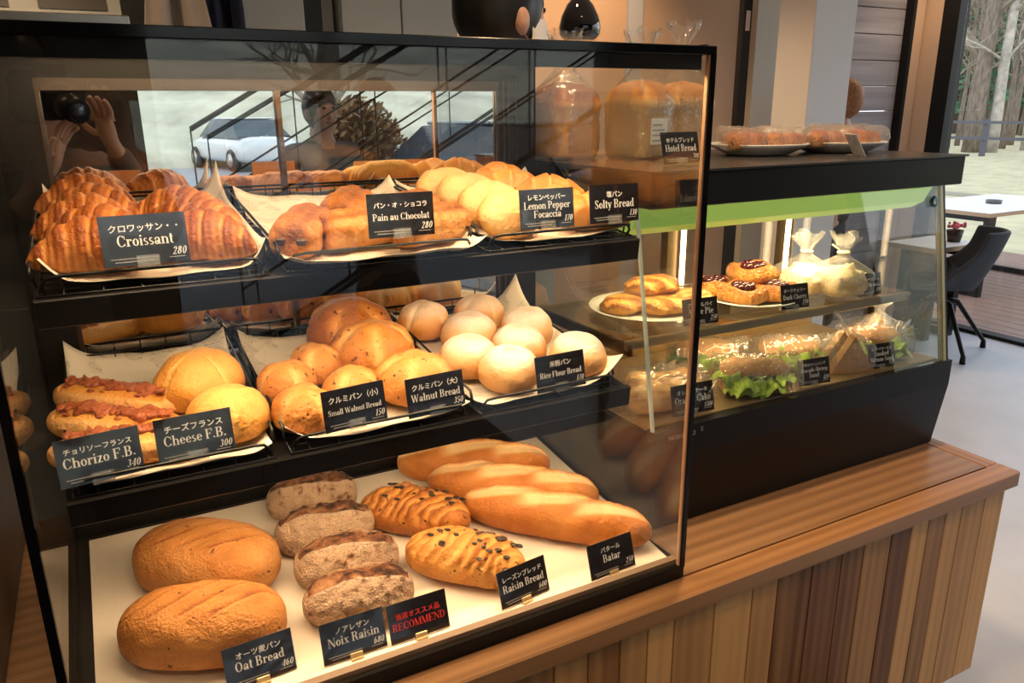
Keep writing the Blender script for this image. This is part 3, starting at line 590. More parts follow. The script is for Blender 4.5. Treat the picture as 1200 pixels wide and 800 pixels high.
# ------------------------------------------------------------------ doughs
def loaf(L, W, H, nu=84, nv=52, ends=2.2, endp=2.2, zc=.36, sq=1.0, sqb=.55, shape=None, bend=0.0, seed=0, rough_amp=.0015, rough_s=45, taperH=.8, under=True):
    """closed dough body along x, flat underneath. shape(t, a, u, top) -> (radial factor, lift in m, crust, dust)"""
    t = np.sin(np.linspace(-1, 1, nu+1)*PI/2*.999); a = np.linspace(0, 2*PI, nv, endpoint=False)
    Tt, A = np.meshgrid(t, a, indexing='ij')
    w = np.clip(1-np.abs(Tt)**ends, 0, 1)**(1/endp); h = w**taperH
    c, s = np.cos(A), np.sin(A)
    y = W/2*w*np.sign(c)*np.abs(c)**sq
    z = np.where(s >= 0, (1-zc)*H*h*np.abs(s)**sq, -zc*H*np.minimum(1, h*1.15)*np.abs(s)**sqb)
    x = L/2*Tt
    f = np.ones_like(x); crust = np.full_like(x, .5); dust = np.zeros_like(x); lift = np.zeros_like(x)
    if shape is not None:
        f, lift, crust, dust = shape(Tt, A, x, s)
    P = np.stack([x, y, z], -1)+seed*7.3
    nz = fbm(P*rough_s, 4)
    rad = f+1.5*rough_amp*nz/np.maximum(.012, np.sqrt(y*y+z*z))*.9
    top = np.clip(s+.6, 0, 1)
    y = y*rad; z = np.where(s > -.2, z*rad, z); z = z+lift
    y = y+bend*(1-Tt**2)*L
    z = np.maximum(z+zc*H, 0)
    vs = np.stack([x, y, z], -1).reshape(-1, 3)
    fs = [(i*nv+k, i*nv+(k+1) % nv, (i+1)*nv+(k+1) % nv, (i+1)*nv+k) for i in range(nu) for k in range(nv)]
    fs += [tuple(range(nv))[::-1], tuple(nu*nv+k for k in range(nv))]
    crust = crust+.16*fbm(P*18, 3)
    mb = MB(); mb.add(vs, [q[::-1] for q in fs], True, crust=np.clip(crust, 0, 1).reshape(-1), dust=np.clip(dust, 0, 1).reshape(-1)); return mb
def bump(x, c, w): return np.exp(-((x-c)/w)**2)
def ss(a, b, x): t = np.clip((x-a)/(b-a), 0, 1); return t*t*(3-2*t)
B_CRO = bread('croissant_crust', [(0, (0.698, 0.361, 0.128)), (.35, (0.543, 0.215, 0.0553)), (.65, (0.349, 0.0989, 0.0187)), (1, (0.145, 0.0327, 0.0085))], .32, 30, .2, .3)
B_PAIN = bread('pain_crust', [(0, (0.679, 0.387, 0.162)), (.4, (0.533, 0.232, 0.068)), (.7, (0.349, 0.12, 0.0298)), (1, (0.155, 0.0473, 0.0136))], .4, 40, .25, .3)
B_FOC = bread('focaccia_crust', [(0, (.72, .45, .17)), (.4, (.64, .34, .085)), (.7, (.48, .18, .035)), (1, (.24, .07, .016))], .5, 30, .24, .25)
B_SALT = bread('salt_roll_crust', [(0, (0.795, 0.473, 0.17)), (.4, (0.679, 0.31, 0.0723)), (.7, (0.504, 0.163, 0.0281)), (1, (0.242, 0.0602, 0.0127))], .35, 26, .2, .15)
B_CHEESE = bread('cheese_bread_crust', [(0, (.84, .50, .16)), (.5, (.74, .33, .065)), (.8, (.50, .17, .03)), (1, (.26, .08, .018))], .38, 22, .26, .25)
B_WAL = bread('walnut_bread_crust', [(0, (0.776, 0.43, 0.153)), (.3, (0.64, 0.267, 0.0638)), (.6, (0.446, 0.142, 0.0272)), (1, (0.145, 0.0387, 0.0119))], .38, 28, .2, .3, speck=.06)
B_RICE = bread('rice_bread_crust', [(0, (0.815, 0.568, 0.357)), (.4, (0.757, 0.43, 0.17)), (.7, (0.601, 0.249, 0.0595)), (1, (0.349, 0.103, 0.0255))], .6, 26, .14, .15, (0.854, 0.705, 0.612))
B_OAT = bread('oat_bread_crust', [(0, (0.698, 0.361, 0.136)), (.4, (0.563, 0.232, 0.0595)), (.7, (0.427, 0.146, 0.0298)), (1, (0.213, 0.0602, 0.0136))], .42, 34, .16, .35, fine=240, speck=.02)
B_NOIX = bread('rye_crust', [(0, (0.582, 0.327, 0.17)), (.4, (0.407, 0.189, 0.085)), (.7, (0.194, 0.0688, 0.0298)), (1, (0.0436, 0.0189, 0.0119))], .7, 70, .5, .6, (0.60, 0.44, 0.31), fine=300)
B_RAI = bread('raisin_bread_crust', [(0, (0.776, 0.43, 0.136)), (.4, (0.679, 0.31, 0.0723)), (.7, (0.466, 0.155, 0.0298)), (1, (0.194, 0.0516, 0.0127))], .4, 34, .2, .3, speck=.05)
B_BAT = bread('batard_crust', [(0, (0.834, 0.533, 0.238)), (.3, (0.718, 0.344, 0.102)), (.6, (0.543, 0.189, 0.0357)), (1, (0.272, 0.0731, 0.0153))], .4, 30, .18, .25)
B_PIE = bread('pie_crust', [(0, (0.776, 0.464, 0.17)), (.4, (0.64, 0.31, 0.0765)), (.7, (0.388, 0.138, 0.0298)), (1, (0.155, 0.043, 0.0127))], .28, 44, .3, .4)
B_LOAF = bread('pan_loaf_crust', [(0, (0.795, 0.568, 0.34)), (.4, (0.679, 0.361, 0.128)), (.7, (0.436, 0.163, 0.0425)), (1, (0.252, 0.0774, 0.0213))], .45, 24, .14, .15)
CHOC = M('chocolate', (.035, .014, .008), .35); RAISIN = M('raisin', (.035, .018, .012), .45, noise=.4, scale=90); CHORIZO = M('chorizo_slice', (.36, .095, .035), .35, noise=.5, scale=170, bump=.5)
CHERRY = M('dark_cherry', (.035, .006, .010), .12); LETT = M('lettuce', (.30, .48, .06), .45, noise=.4, scale=60); FILLG = M('green_filling', (.16, .26, .05), .5, noise=.5, scale=80); HAM = M('pink_filling', (.62, .30, .20), .45, noise=.2, scale=50)

def croissant_mb(seed, L=.146, W=.072, H=.062):
    r = np.random.default_rng(seed); n = 2.9
    def shape(t, a, x, s):
        q = np.abs(t)*n+.10*np.cos(a)*np.sign(t)+.04*np.sin(3*a+seed)
        ph = q-np.floor(q)
        step = ss(0, .22, ph)*(1-.85*ss(.22, 1.0, ph))
        f = .90+.13*step*(1-.3*np.abs(t))+.012*np.sin(q*2*PI*3.0)
        lam = .5+.5*np.sin(q*2*PI*3.0+1.5*np.cos(a))
        crust = .26+.50*step*np.clip(s+.35, 0, 1)+.26*lam-.12*(ph < .10)-.1*(s < -.2)
        return f, np.zeros_like(x), crust, np.zeros_like(x)
    mb = loaf(L, W, H, 110, 36, 1.9, 1.35, .40, 1, .7, shape, .0, seed, .0012, 60, .85)
    k = 5.0*(1+.2*r.random())
    mb.v = [(x*(1-1.2*abs(x)), y-k*x*x*.9+.012, z*(1-.5*(abs(x)/(L/2))**2*.3)) for x, y, z in mb.v]
    return mb
def pain_mb(seed, L=.125, W=.068, H=.052):
    def shape(t, a, x, s):
        ridge = np.sin(a*9+seed)*.5+.5
        seam = bump(a, PI*.62, .16)
        edge = ss(.86, 1.0, np.abs(t))
        f = 1+.02*ridge-.10*seam
        sl = np.zeros_like(x)
        for c in (-.5, -.25, 0, .25, .5): sl += bump(t+.12*np.cos(a), c, .035)
        crust = .28+.35*np.clip(s, 0, 1)+.16*ridge+.3*seam-.12*sl*(s > 0)+.25*edge
        return f-.03*sl*(s > 0), np.zeros_like(x), crust, np.zeros_like(x)
    return loaf(L, W, H, 60, 40, 9, 2.4, .42, .85, .7, shape, 0, seed, .0015, 55, .9)
def foc_mb(seed, L=.122, W=.078, H=.040):
    def shape(t, a, x, s):
        c = .30+.5*np.clip(-s*.6+.10, 0, 1)+.25*np.clip(fbm(np.stack([x*20+seed, np.cos(a), s], -1), 2)-.25, 0, 1)
        return np.ones_like(x), np.zeros_like(x), c, .12*np.clip(s, 0, 1)
    return loaf(L, W, H, 44, 32, 2.3, 2.1, .42, .9, .7, shape, 0, seed, .002, 30)
def salt_mb(seed, L=.125, W=.068, H=.060):
    def shape(t, a, x, s):
        q = np.abs(t)*2.3+.12*np.cos(a)*np.sign(t); ph = q-np.floor(q)
        st = np.where(ph < .14, ph/.14, 1-(ph-.14)/.86*.75)
        return .88+.14*st, np.zeros_like(x), .22+.42*st*np.clip(s+.3, 0, 1), np.zeros_like(x)
    return loaf(L, W, H, 70, 32, 2.0, 1.6, .4, 1, .7, shape, .05, seed, .0015, 30)
def round_mb(D, H, seed, cuts=0, crust=.4, dust=0., dimple=0., flat=2.4, cutw=.10, side=.2, ph=.6, rough=.0012):
    """round bun: a dome of revolution"""
    nu, nv = 56, 84; vs = []; cr = []; du = []
    u = np.linspace(0, 1, nu+1)[:, None]*np.ones((1, nv)); A = np.ones((nu+1, 1))*np.linspace(0, 2*PI, nv, endpoint=False)[None, :]
    phi = u*PI*.985+.006; zc = .38
    c, s = np.cos(phi), np.sin(phi)
    r = D/2*np.abs(s)**.9; z = np.where(c > 0, (1-zc)*H*np.abs(c)**1.0, -zc*H*np.abs(c)**.6)
    P = np.stack([r*np.cos(A), r*np.sin(A), z], -1); nz = fbm(P*22+seed*3.1, 3)
    top = np.clip(c, 0, 1)
    k = 1+.05*nz+.02*fbm(P*70+seed, 2)
    cutm = np.zeros_like(u)
    for i in range(cuts):
        ang = ph+2*PI*i/cuts; d = np.abs((A-ang+PI) % (2*PI)-PI)*np.maximum(.12, s)
        cutm = np.maximum(cutm, np.exp(-(d/cutw)**2)*ss(.0, .25, u)*ss(.62, .45, u))
    k = k-.10*cutm
    dp = np.exp(-(s/.2)**2)*(c > 0)
    z = z-dimple*dp
    cc = crust+side*(1-top)*(c > -.5)*.6-side*.3+.10*nz+.10*dp*(dimple > 0)-.45*cutm*(cuts > 0)-.2*(c < -.5)
    dd = dust*ss(.35, .8, c+.12*nz)*(1-.5*dp)
    vs = np.stack([r*np.cos(A)*k, r*np.sin(A)*k, np.maximum(0, z*np.where(c > 0, k, 1)+zc*H)], -1).reshape(-1, 3)
    fs = [(i*nv+q, (i+1)*nv+q, (i+1)*nv+(q+1) % nv, i*nv+(q+1) % nv) for i in range(nu) for q in range(nv)]+[tuple(range(nv)), tuple(nu*nv+q for q in range(nv))[::-1]]
    mb = MB(); mb.add(vs, fs, True, crust=np.clip(cc, 0, 1).reshape(-1), dust=np.clip(dd, 0, 1).reshape(-1)); return mb
def slash(t, a, x, W, cs, ang, wd, span=1.2, flip=1):
    """diagonal cuts over the top: distance from each cut line"""
    yy = np.cos(a)*.5*W; m = np.zeros_like(x); rid = np.zeros_like(x)
    for c in cs:
        d = (x-c)*math.cos(ang)-yy*math.sin(ang)*flip
        al = np.abs((x-c)*math.sin(ang)*flip+yy*math.cos(ang))
        g = np.where(al < span, 1, np.exp(-((al-span)/(.25*span))**2))
        m = np.maximum(m, np.exp(-(d/wd)**2)*g); rid = np.maximum(rid, np.exp(-((d-wd*1.6)/(wd*.9))**2)*g)
    return m, rid
def oat_mb(seed, L=.225, W=.128, H=.098):
    def shape(t, a, x, s):
        m, rd = slash(t, a, x, W, (-.062, -.022, .02, .062), .95, .0028, .045)
        up = ss(.35, .7, s)
        f = 1-.07*m*up+.045*rd*up
        c = .42+.22*np.clip(-s+.2, 0, 1)*.6-.22*rd*up+.5*m*up+.06*(s > .5)
        return f, np.zeros_like(x), c, np.zeros_like(x)
    return loaf(L, W, H, 150, 84, 2.6, 2.2, .40, .82, .6, shape, .0, seed, .002, 28)
def noix_mb(seed, L=.165, W=.088, H=.074):
    def shape(t, a, x, s):
        # one long cut: the lower flank is floured, the opened face above it is dark with fruit and nuts
        ed = .34+.10*np.sin(2.5*t+seed); q = np.cos(a)
        ear = bump(q, ed, .07)*(s > 0)*(np.abs(t) < .92); opened = (s > 0)*ss(ed+.04, ed-.06, q)*ss(-.75, -.5, q)*(np.abs(t) < .9)
        P = np.stack([x*60, q*3, s*3], -1)+seed; n = fbm(P*1.5, 3)
        f = 1+.10*ear-.07*opened+.035*n
        c = .30+.25*n+.42*opened+.5*np.clip(n-.35, 0, 1)
        d = (.60-.58*opened-.35*np.clip(n-.25, 0, 1)*2)*np.clip(s+1.1, 0, 1)+.5*ear
        return f, np.zeros_like(x), c, d
    return loaf(L, W, H, 120, 72, 2.6, 2.1, .40, .9, .6, shape, .0, seed, .003, 50)
def raisin_mb(seed, L=.200, W=.098, H=.072):
    def shape(t, a, x, s):
        w1 = .008*fbm(np.stack([x*30, np.cos(a)*1.5, s*1.5], -1)+seed*3, 3); m, rd = slash(t, a, x+w1, W, [-.085+.0185*k for k in range(10)], .55, .0036, .05)
        up = ss(.1, .5, s)
        return 1-.07*m*up+.04*rd*up+.02*w1/.008, np.zeros_like(x), .50+.12*np.clip(-s+.3, 0, 1)-.30*m*up+.20*rd*up, np.zeros_like(x)
    return loaf(L, W, H, 130, 64, 2.4, 2.0, .42, .9, .65, shape, .03, seed, .0022, 34)
def batard_mb(seed, L=.315, W=.082, H=.070):
    def shape(t, a, x, s):
        up = ss(.0, .45, s); m = np.zeros_like(x); ear = np.zeros_like(x)
        for c in (-.10, -.002, .096):
            d = (x-c)*math.sin(.22)-np.cos(a)*.5*W*math.cos(.22); al = (x-c)*math.cos(.22)+np.cos(a)*.5*W*math.sin(.22)
            g = np.exp(-(np.abs(al)/.062)**6)
            m = np.maximum(m, ss(-.010, -.006, d)*ss(.022, .010, d)*g); ear = np.maximum(ear, np.exp(-((d+.010)/.0035)**2)*g)
        wa = .05*np.cos(x/.09*PI*2)
        return 1-.07*m*up+.13*ear*up-wa*.6*up*.5, np.zeros_like(x), .62-.62*m*up+.22*ear*up+.05*np.clip(-s, 0, 1), .12*m*up
    return loaf(L, W, H, 150, 80, 3.0, 2.0, .42, .95, .65, shape, .0, seed, .0016, 30)
def chorizo_mb(seed, L=.190, W=.066, H=.044):
    def shape(t, a, x, s):
        op = ss(.62, .8, s)*(np.abs(t) < .82)
        return 1-.10*op, np.zeros_like(x), .34+.2*np.clip(np.abs(t)-.5, 0, 1)+.2*op+.12*(s < -.1), .10*(s > 0)*(1-op)
    return loaf(L, W, H, 64, 36, 3.0, 2.0, .42, .95, .65, shape, .0, seed, .0014, 30)
def lay(F, x, s, n=.0, yaw=0, pitch=0, roll=0): return F @ T_(x, s, n) @ RZ(yaw) @ RY(pitch) @ RX(roll)
def put(mb_or_me, name, mat, Mx, label, cat='bread', group=None):
    me = mb_or_me.mesh(name, mat) if isinstance(mb_or_me, MB) else mb_or_me
    return link(name, me, None, Mx, label=label, cat=cat, group=group)
R = math.radians
TN = .0085   # liner thickness above a shelf (tray wires + paper)

# --- top tier: croissants
cro = [croissant_mb(k).mesh('croissant', B_CRO) for k in range(4)]
g = 'croissants in the left tray of the top tier'
for i, (x, s, n, yw, pt, rl, sc, lb) in enumerate([
    (-.797, .330, TN+.004, -4, 0, 4, 1, 'golden croissant at the very back of the left column on the top tier'),
    (-.787, .258, TN+.004, -22, 0, 14, 1, 'croissant second from the back in the left column of the top tier'),
    (-.797, .186, TN+.005, -8, 0, 18, 1, 'croissant in the middle of the left column of the top tier'),
    (-.786, .120, TN+.004, -24, 0, 18, 1, 'croissant second from the front in the left column behind its card'),
    (-.797, .058, TN+.002, -10, 0, 10, 1.0, 'front left croissant half hidden by the croissant price card'),
    (-.682, .225, TN+.003, -30, 0, 10, .98, 'rearmost croissant of the right column in the croissant tray'),
    (-.668, .165, TN+.004, -36, 0, 16, 1, 'croissant second from the back in the right column beside the upturned paper'),
    (-.662, .110, TN+.004, -44, 0, 18, 1, 'croissant third from the back, right of the croissant price card'),
    (-.674, .060, TN+.002, -20, 0, 6, 1, 'front right croissant pressed against the tray rail behind the price card')]):
    put(cro[i % 4], 'croissant', None, lay(F_TOP, x, s, n, R(yw), R(pt), R(rl)) @ Matrix.Scale(sc, 4), lb, 'croissant', g)
# --- pains au chocolat, each with its two bars of chocolate
pme = [pain_mb(k).mesh('dough_roll', B_PAIN) for k in range(2)]
chme = [MB().box(s_*.0605-.0035, s_*.0605+.0035, y-.0065, y+.0065, .020, .029, bev=.002).mesh('chocolate_bar', CHOC) for s_ in (-1, 1) for y in (-.013, .013)]
for i, (x, s, n, yw, lb) in enumerate([
    (-.545, .085, TN, 62, 'pale chocolate pastry roll seen end on, left of the pain au chocolat card'),
    (-.470, .075, TN, 12, 'long chocolate pastry lying behind the pain au chocolat card'),
    (-.452, .190, TN, 58, 'chocolate pastry at the back of the middle tray showing its chocolate end'),
    (-.372, .060, TN, 16, 'dark brown chocolate pastry right of the pain au chocolat card'),
    (-.375, .150, TN, 30, 'chocolate pastry at the back right of the middle tray')]):
    e = empty('chocolate_pastry', lay(F_TOP, x, s, n, R(yw)), label=lb, cat='pastry', group='chocolate pastries on the top tier')
    link('dough_roll', pme[i % 2], e); [link('chocolate_bar', q, e) for q in chme]
# --- focaccia leaning on one another, and salt rolls
fo = [foc_mb(k).mesh('focaccia', B_FOC) for k in range(3)]
for i, (x, s, lb) in enumerate([(-.262, .268, 'pale lemon focaccia at the back of the leaning row'), (-.250, .205, 'pale focaccia second from the back of the leaning row'),
                                (-.242, .140, 'pale focaccia second from the front of the leaning row'), (-.248, .062, 'front focaccia of the leaning row, browned near its foot')]):
    put(fo[i % 3], 'focaccia', None, lay(F_TOP, x, s+.005, TN+.020, R(18), 0, R(48)), lb, 'focaccia', 'lemon focaccia on the top tier')
sa = [salt_mb(k).mesh('salt_roll', B_SALT) for k in range(2)]
for i, (x, s, n, yw, lb) in enumerate([(-.128, .315, TN, 10, 'glossy salt roll at the back right of the top tier'), (-.150, .235, TN+.004, -22, 'big orange salt roll behind the lemon focaccia card'),
                                       (-.112, .165, TN+.004, -30, 'salt roll third from the back, left of the dark post'), (-.135, .095, TN, -18, 'orange salt roll between the two right-hand price cards'), (-.095, .040, TN, -10, 'front salt roll hidden low behind the salt bread card')]):
    put(sa[i % 2], 'salt_roll', None, lay(F_TOP, x, s, n, R(yw)), lb, 'bread roll', 'salt rolls on the top tier')

# --- middle tier: chorizo breads with a row of sliced sausage
cb = [chorizo_mb(k).mesh('bread_roll', B_CHEESE) for k in range(2)]
def fill_mb(seed):
    r = random.Random(seed); m = MB(); h0 = loaf(.150, .026, .016, 40, 20, 4, 2.4, rough_amp=.006, rough_s=110, seed=seed); m.add([(a, b_, c+.030) for a, b_, c in h0.v], h0.f, True)
    for k in range(17):
        x = -.070+k*.0088; m.ball((x, r.uniform(-.006, .006), .0420+r.uniform(-.001, .001)), (.0050+.002*r.random(), .0105, .0034), 9)
    for k in range(8):
        m.ball((r.uniform(-.07, .07), r.choice((-.016, .016)), .038), (.006, .004, .002), 7)
    return m.mesh('sausage_filling', CHORIZO)
fm = [fill_mb(k) for k in range(2)]
for i, (x, s, yw, lb) in enumerate([(-.800, .205, -36, 'rear chorizo bread with a full row of red sausage slices'), (-.803, .125, -33, 'middle chorizo bread partly behind the chorizo price card'),
                                    (-.790, .060, -8, 'front chorizo bread mostly hidden behind its price card')]):
    e = empty('chorizo_bread', lay(F_MID, x, s, TN, R(yw)), label=lb, cat='bread', group='chorizo breads on the middle tier')
    link('bread_roll', cb[i % 2], e); link('sausage_filling', fm[i % 2], e)
ch = round_mb(.124, .080, 3, cuts=4, crust=.42, cutw=.04, side=.3)
put(ch, 'cheese_bread', B_CHEESE, lay(F_MID, -.690, .190, TN), 'large round cheese bread nearest the back of its tray', group='cheese breads on the middle tier')
put(round_mb(.112, .066, 5, cuts=3, crust=.36, cutw=.04, side=.25), 'cheese_bread', B_CHEESE, lay(F_MID, -.668, .082, TN), 'cheese bread right behind the cheese price card', group='cheese breads on the middle tier')
# walnut breads
for x, s, yw, k, lb in ((-.572, .155, .2, 0, 'small walnut bun at the left of the middle tray'), (-.515, .205, 1.1, 1, 'small walnut bun beside the dark large walnut loaf'), (-.570, .060, .5, 2, 'small walnut bun at the front left behind the small walnut card'), (-.490, .100, .9, 3, 'small walnut bun tucked behind the small walnut card')):
    put(round_mb(.090, .058, 11+k, cuts=4, crust=.40, cutw=.16, side=.15, ph=yw), 'small_walnut_bun', B_WAL, lay(F_MID, x, s, TN), lb, 'bun', 'small walnut buns on the middle tier')
for x, s, yw, k, c, lb in ((-.430, .305, .3, 0, .66, 'darkest large walnut bread at the back of the middle tray'), (-.420, .205, .75, 1, .44, 'large orange walnut bread with split top in the middle tray'), (-.396, .084, .5, 2, .34, 'pale large walnut bread at the front behind its price card')):
    put(round_mb((.148, .140, .122)[k], (.090, .085, .072)[k], 21+k, cuts=5, crust=c, cutw=.14, side=.12, ph=yw), 'large_walnut_bread', B_WAL, lay(F_MID, x, s, TN), lb, 'bread', 'large walnut breads on the middle tier')
# rice flour buns dusted white
ri = [round_mb(.098, .068, 31+k, crust=.30, dust=.92, dimple=.004, side=.9) for k in range(3)]; ri2 = [round_mb(.096, .066, 41+k, cuts=4, cutw=.14, crust=.50, dust=.55, side=.7) for k in range(2)]
ri = [m.mesh('rice_flour_bun', B_RICE) for m in ri]; ri2 = [m.mesh('rice_flour_bun', B_RICE) for m in ri2]
for i, (x, s, b, lb) in enumerate([(-.290, .310, 1, 'browner rice flour bun at the back left of the right tray'), (-.178, .310, 1, 'browner rice flour bun at the back with a greyish split top'), (-.240, .225, 0, 'white dusted rice bun in the second row, left'),
        (-.132, .205, 0, 'white dusted rice bun in the second row, right, with a dimple'), (-.284, .130, 0, 'white rice bun third row left beside the tray rail'), (-.186, .140, 0, 'white rice bun in the centre of the right tray'),
        (-.248, .060, 0, 'front white rice bun just left of the rice flour card'), (-.112, .068, 0, 'white rice bun right of the rice flour card')]):
    put((ri2 if b else ri)[i % (2 if b else 3)], 'rice_flour_bun', None, lay(F_MID, x, s, TN, i*1.3), lb, 'bun', 'rice flour buns on the middle tier')

# --- bottom tier
PN = .0015
put(oat_mb(1), 'oat_loaf', B_OAT, lay(F_FLO, -.713, .268, PN, R(-32)), 'rear oat loaf with soft slashes at the left of the bottom tier', group='oat loaves')
put(oat_mb(2, .222, .120, .094), 'oat_loaf', B_OAT, lay(F_FLO, -.738, .125, PN, R(-20)), 'front oat loaf with three clear slashes behind the oat bread card', group='oat loaves')
for i, (x, s, yw, lb) in enumerate([(-.520, .385, -8, 'darkest floured rye loaf at the back of its column'), (-.524, .285, -6, 'second floured rye loaf from the back'), (-.516, .188, -8, 'third floured rye loaf, opened dark crust on top'), (-.524, .100, -10, 'front floured rye loaf behind the Noix Raisin price card')]):
    put(noix_mb(i+2, .165-.006*(i == 0)), 'rye_loaf', B_NOIX, lay(F_FLO, x, s, PN, R(yw+180)), lb, group='floured rye loaves with nuts and raisins')
def raisin_bits(seed, W, H):
    r = random.Random(seed); m = MB()
    for k in range(34):
        x = r.gauss(.02, .05); y = r.uniform(-.036, .036)
        if abs(x) > .085: continue
        q = (y/(W/2))**2+(x/.1)**4*.8
        if q > .9: continue
        m.ball((x, y+.006*(1-(x/.1)**2), H*.42+H*.575*math.sqrt(1-q)), (.0062, .0040, .0016), 8, M=T_(0, 0, 0))
    return m
for i, (x, s, yw, lb) in enumerate([(-.372, .262, -40, 'rear raisin loaf, darker and more speckled'), (-.345, .112, -40, 'front raisin loaf behind the raisin bread card')]):
    e = empty('raisin_loaf', lay(F_FLO, x, s, PN, R(yw)), label=lb, cat='bread', group='raisin loaves'); mb = raisin_mb(i)
    if i == 0: mb.att['crust'] = [min(1, c+.16) for c in mb.att['crust']]
    mb.build('loaf_crust', B_RAI, e); raisin_bits(i, .098, .072).build('raisins', RAISIN, e, kind='stuff')
for i, (x, s, yw, L, lb) in enumerate([(-.205, .372, -25, .30, 'rearmost slashed baguette-like loaf at the back right of the bottom tier'), (-.178, .262, -35, .322, 'middle slashed long loaf between two others'), (-.152, .150, -41, .338, 'nearest long slashed loaf, behind the batard price card')]):
    put(batard_mb(i, L, .086, .074), 'batard_loaf', B_BAT, lay(F_FLO, x, s, PN, R(yw)), lb, group='batard loaves')
# ------------------------------------------------------------------ wire trays and paper liners
def wire_tray(F, x0, x1, s0, s1, label, group):
    e = empty('wire_tray', F @ T_((x0+x1)/2, s0, .0005), label=label, cat='tray', group=group)
    hw = (x1-x0)/2; d = s1-s0; h = .030; r = .0022
    rim = MB(); rim.tube([(-hw, .02, .014), (-hw, .03, h), (-hw, d, h), (hw, d, h), (hw, .03, h), (hw, .02, .014)], r, 6)
    rim.tube([(-hw+.004, 0, r), (-hw+.004, d-.004, r), (hw-.004, d-.004, r), (hw-.004, 0, r)], r, 6, closed=True)
    for x in (-hw, hw):
        for y in (.03, .14, .26, d): rim.tube([(x, y, h), (x*(1-.004/hw), min(y, d-.004), r)], .0016, 6)
    rim.build('rim', BLKW, e)
    g = MB(); y = .02
    while y < d: g.tube([(-hw+.004, y, r+.001), (hw-.004, y, r+.001)], .0011, 5); y += .024
    x = -hw+.03
    while x < hw: g.tube([(x, 0, r+.001), (x, d-.004, r+.001)], .0011, 5); g.tube([(x, d-.004, r+.001), (x, d, h)], .0011, 5); x += .040
    g.build('wire_grid', BLKW, e)
    f = MB(); f.tube([(-hw+.012, .010, .002), (-hw+.010, .006, .014), (-hw+.016, .004, .022), (-hw+.030, .003, .024), (hw-.030, .003, .024), (hw-.016, .004, .022), (hw-.010, .006, .014), (hw-.012, .010, .002)], .0021, 7)
    f.build('front_rail', BLKW, e)
    return e
def liner(F, x0, x1, s0, s1, seed, label, group, c=(0, 0, 0, 0), edge=(.016, .02, .016, .004), wav=.004):
    """c: rise of the corners (front-left, front-right, back-right, back-left); edge: rise of left, back, right, front borders"""
    hw = (x1-x0)/2; d = s1-s0; r = np.random.default_rng(seed); p = r.random(8)*6
    def fn(u, v):
        x = -hw+2*hw*u; y = d*v
        l = max(0, 1-u/.13)**1.5; rr = max(0, 1-(1-u)/.13)**1.5; b = max(0, 1-(1-v)/.12)**1.5; f = max(0, 1-v/.10)**1.5
        z = .005+edge[0]*l+edge[1]*b+edge[2]*rr+edge[3]*f
        z += wav*.35*(math.sin(9*u+p[0]+4*v)*math.sin(7*v+p[1])+1)*max(l, rr, b, f)+.0009*(math.sin(20*u+p[2]+8*v)+1)
        for cc, uu, vv in ((c[0], u, v), (c[1], 1-u, v), (c[2], 1-u, 1-v), (c[3], u, 1-v)):
            q = max(0, 1-math.hypot(uu, vv)/.30); z += cc*q**1.6
        k = 1.0
        x += .006*(l-rr)*(edge[0] if l else edge[2])/.02
        y += -.004*b+ .004*math.sin(6*u+p[3])*b
        if c[0] < 0 or c[1] < 0: pass
        return (x, y, z)
    mb = MB(); mb.grid(fn, 34, 34)
    o = link('paper_liner', mb.mesh('paper_liner', NEWS), None, F @ T_((x0+x1)/2, s0, 0), label=label, cat='paper liner', group=group)
    so = o.modifiers.new('thickness', 'SOLIDIFY'); so.thickness = .0004
    return o
gt, gl = 'black wire trays on the two sloping tiers', 'printed paper liners in the wire trays'
wire_tray(F_TOP, -.862, -.606, .0, .380, 'black wire tray holding the croissants', gt)
wire_tray(F_TOP, -.592, -.322, .0, .380, 'black wire tray under the chocolate pastries', gt)
wire_tray(F_TOP, -.312, -.048, .0, .380, 'black wire tray under the focaccia and salt rolls', gt)
wire_tray(F_MID, -.864, -.622, .0, .380, 'black wire tray holding chorizo and cheese breads', gt)
wire_tray(F_MID, -.608, -.340, .0, .380, 'black wire tray holding the walnut breads', gt)
wire_tray(F_MID, -.328, -.070, .0, .380, 'black wire tray holding the dusted rice buns', gt)
liner(F_TOP, -.858, -.600, .010, .378, 1, 'paper liner under the croissants, right edge turned up high', gl, (.010, .004, .030, .012), (.022, .016, .030, .004))
liner(F_TOP, -.590, -.316, -.022, .372, 2, 'paper liner under the chocolate pastries, front flap drooping over the rail', gl, (.0, .0, .010, .012), (.010, .012, .016, .012))
liner(F_TOP, -.314, -.040, .008, .376, 3, 'paper liner under focaccia and salt rolls', gl, (.004, .012, .016, .008), (.012, .012, .012, .004))
liner(F_MID, -.866, -.624, .006, .384, 4, 'paper liner under the chorizo breads, printed back edge showing', gl, (.004, .0, .016, .022), (.012, .018, .008, .006))
liner(F_MID, -.608, -.338, .004, .382, 5, 'paper liner under the walnut breads', gl, (.012, .008, .010, .014), (.012, .010, .008, .006))
liner(F_MID, -.330, -.058, .010, .384, 6, 'paper liner under the rice buns with a pointed back corner', gl, (.002, .030, .052, .010), (.008, .010, .014, .004))
sh_ = MB(); sh_.grid(lambda u, v: (-.878+.866*u, .004+.455*v, .0004+.0006*(math.sin(7*u+2)*math.sin(5*v)+1)+.004*max(0, 1-abs(v-.42)/.02)*0), 30, 14)
o = link('parchment_sheet', sh_.mesh('parchment_sheet', PAPERW), None, F_FLO, label='large cream parchment sheet covering the bottom tier', cat='paper sheet')

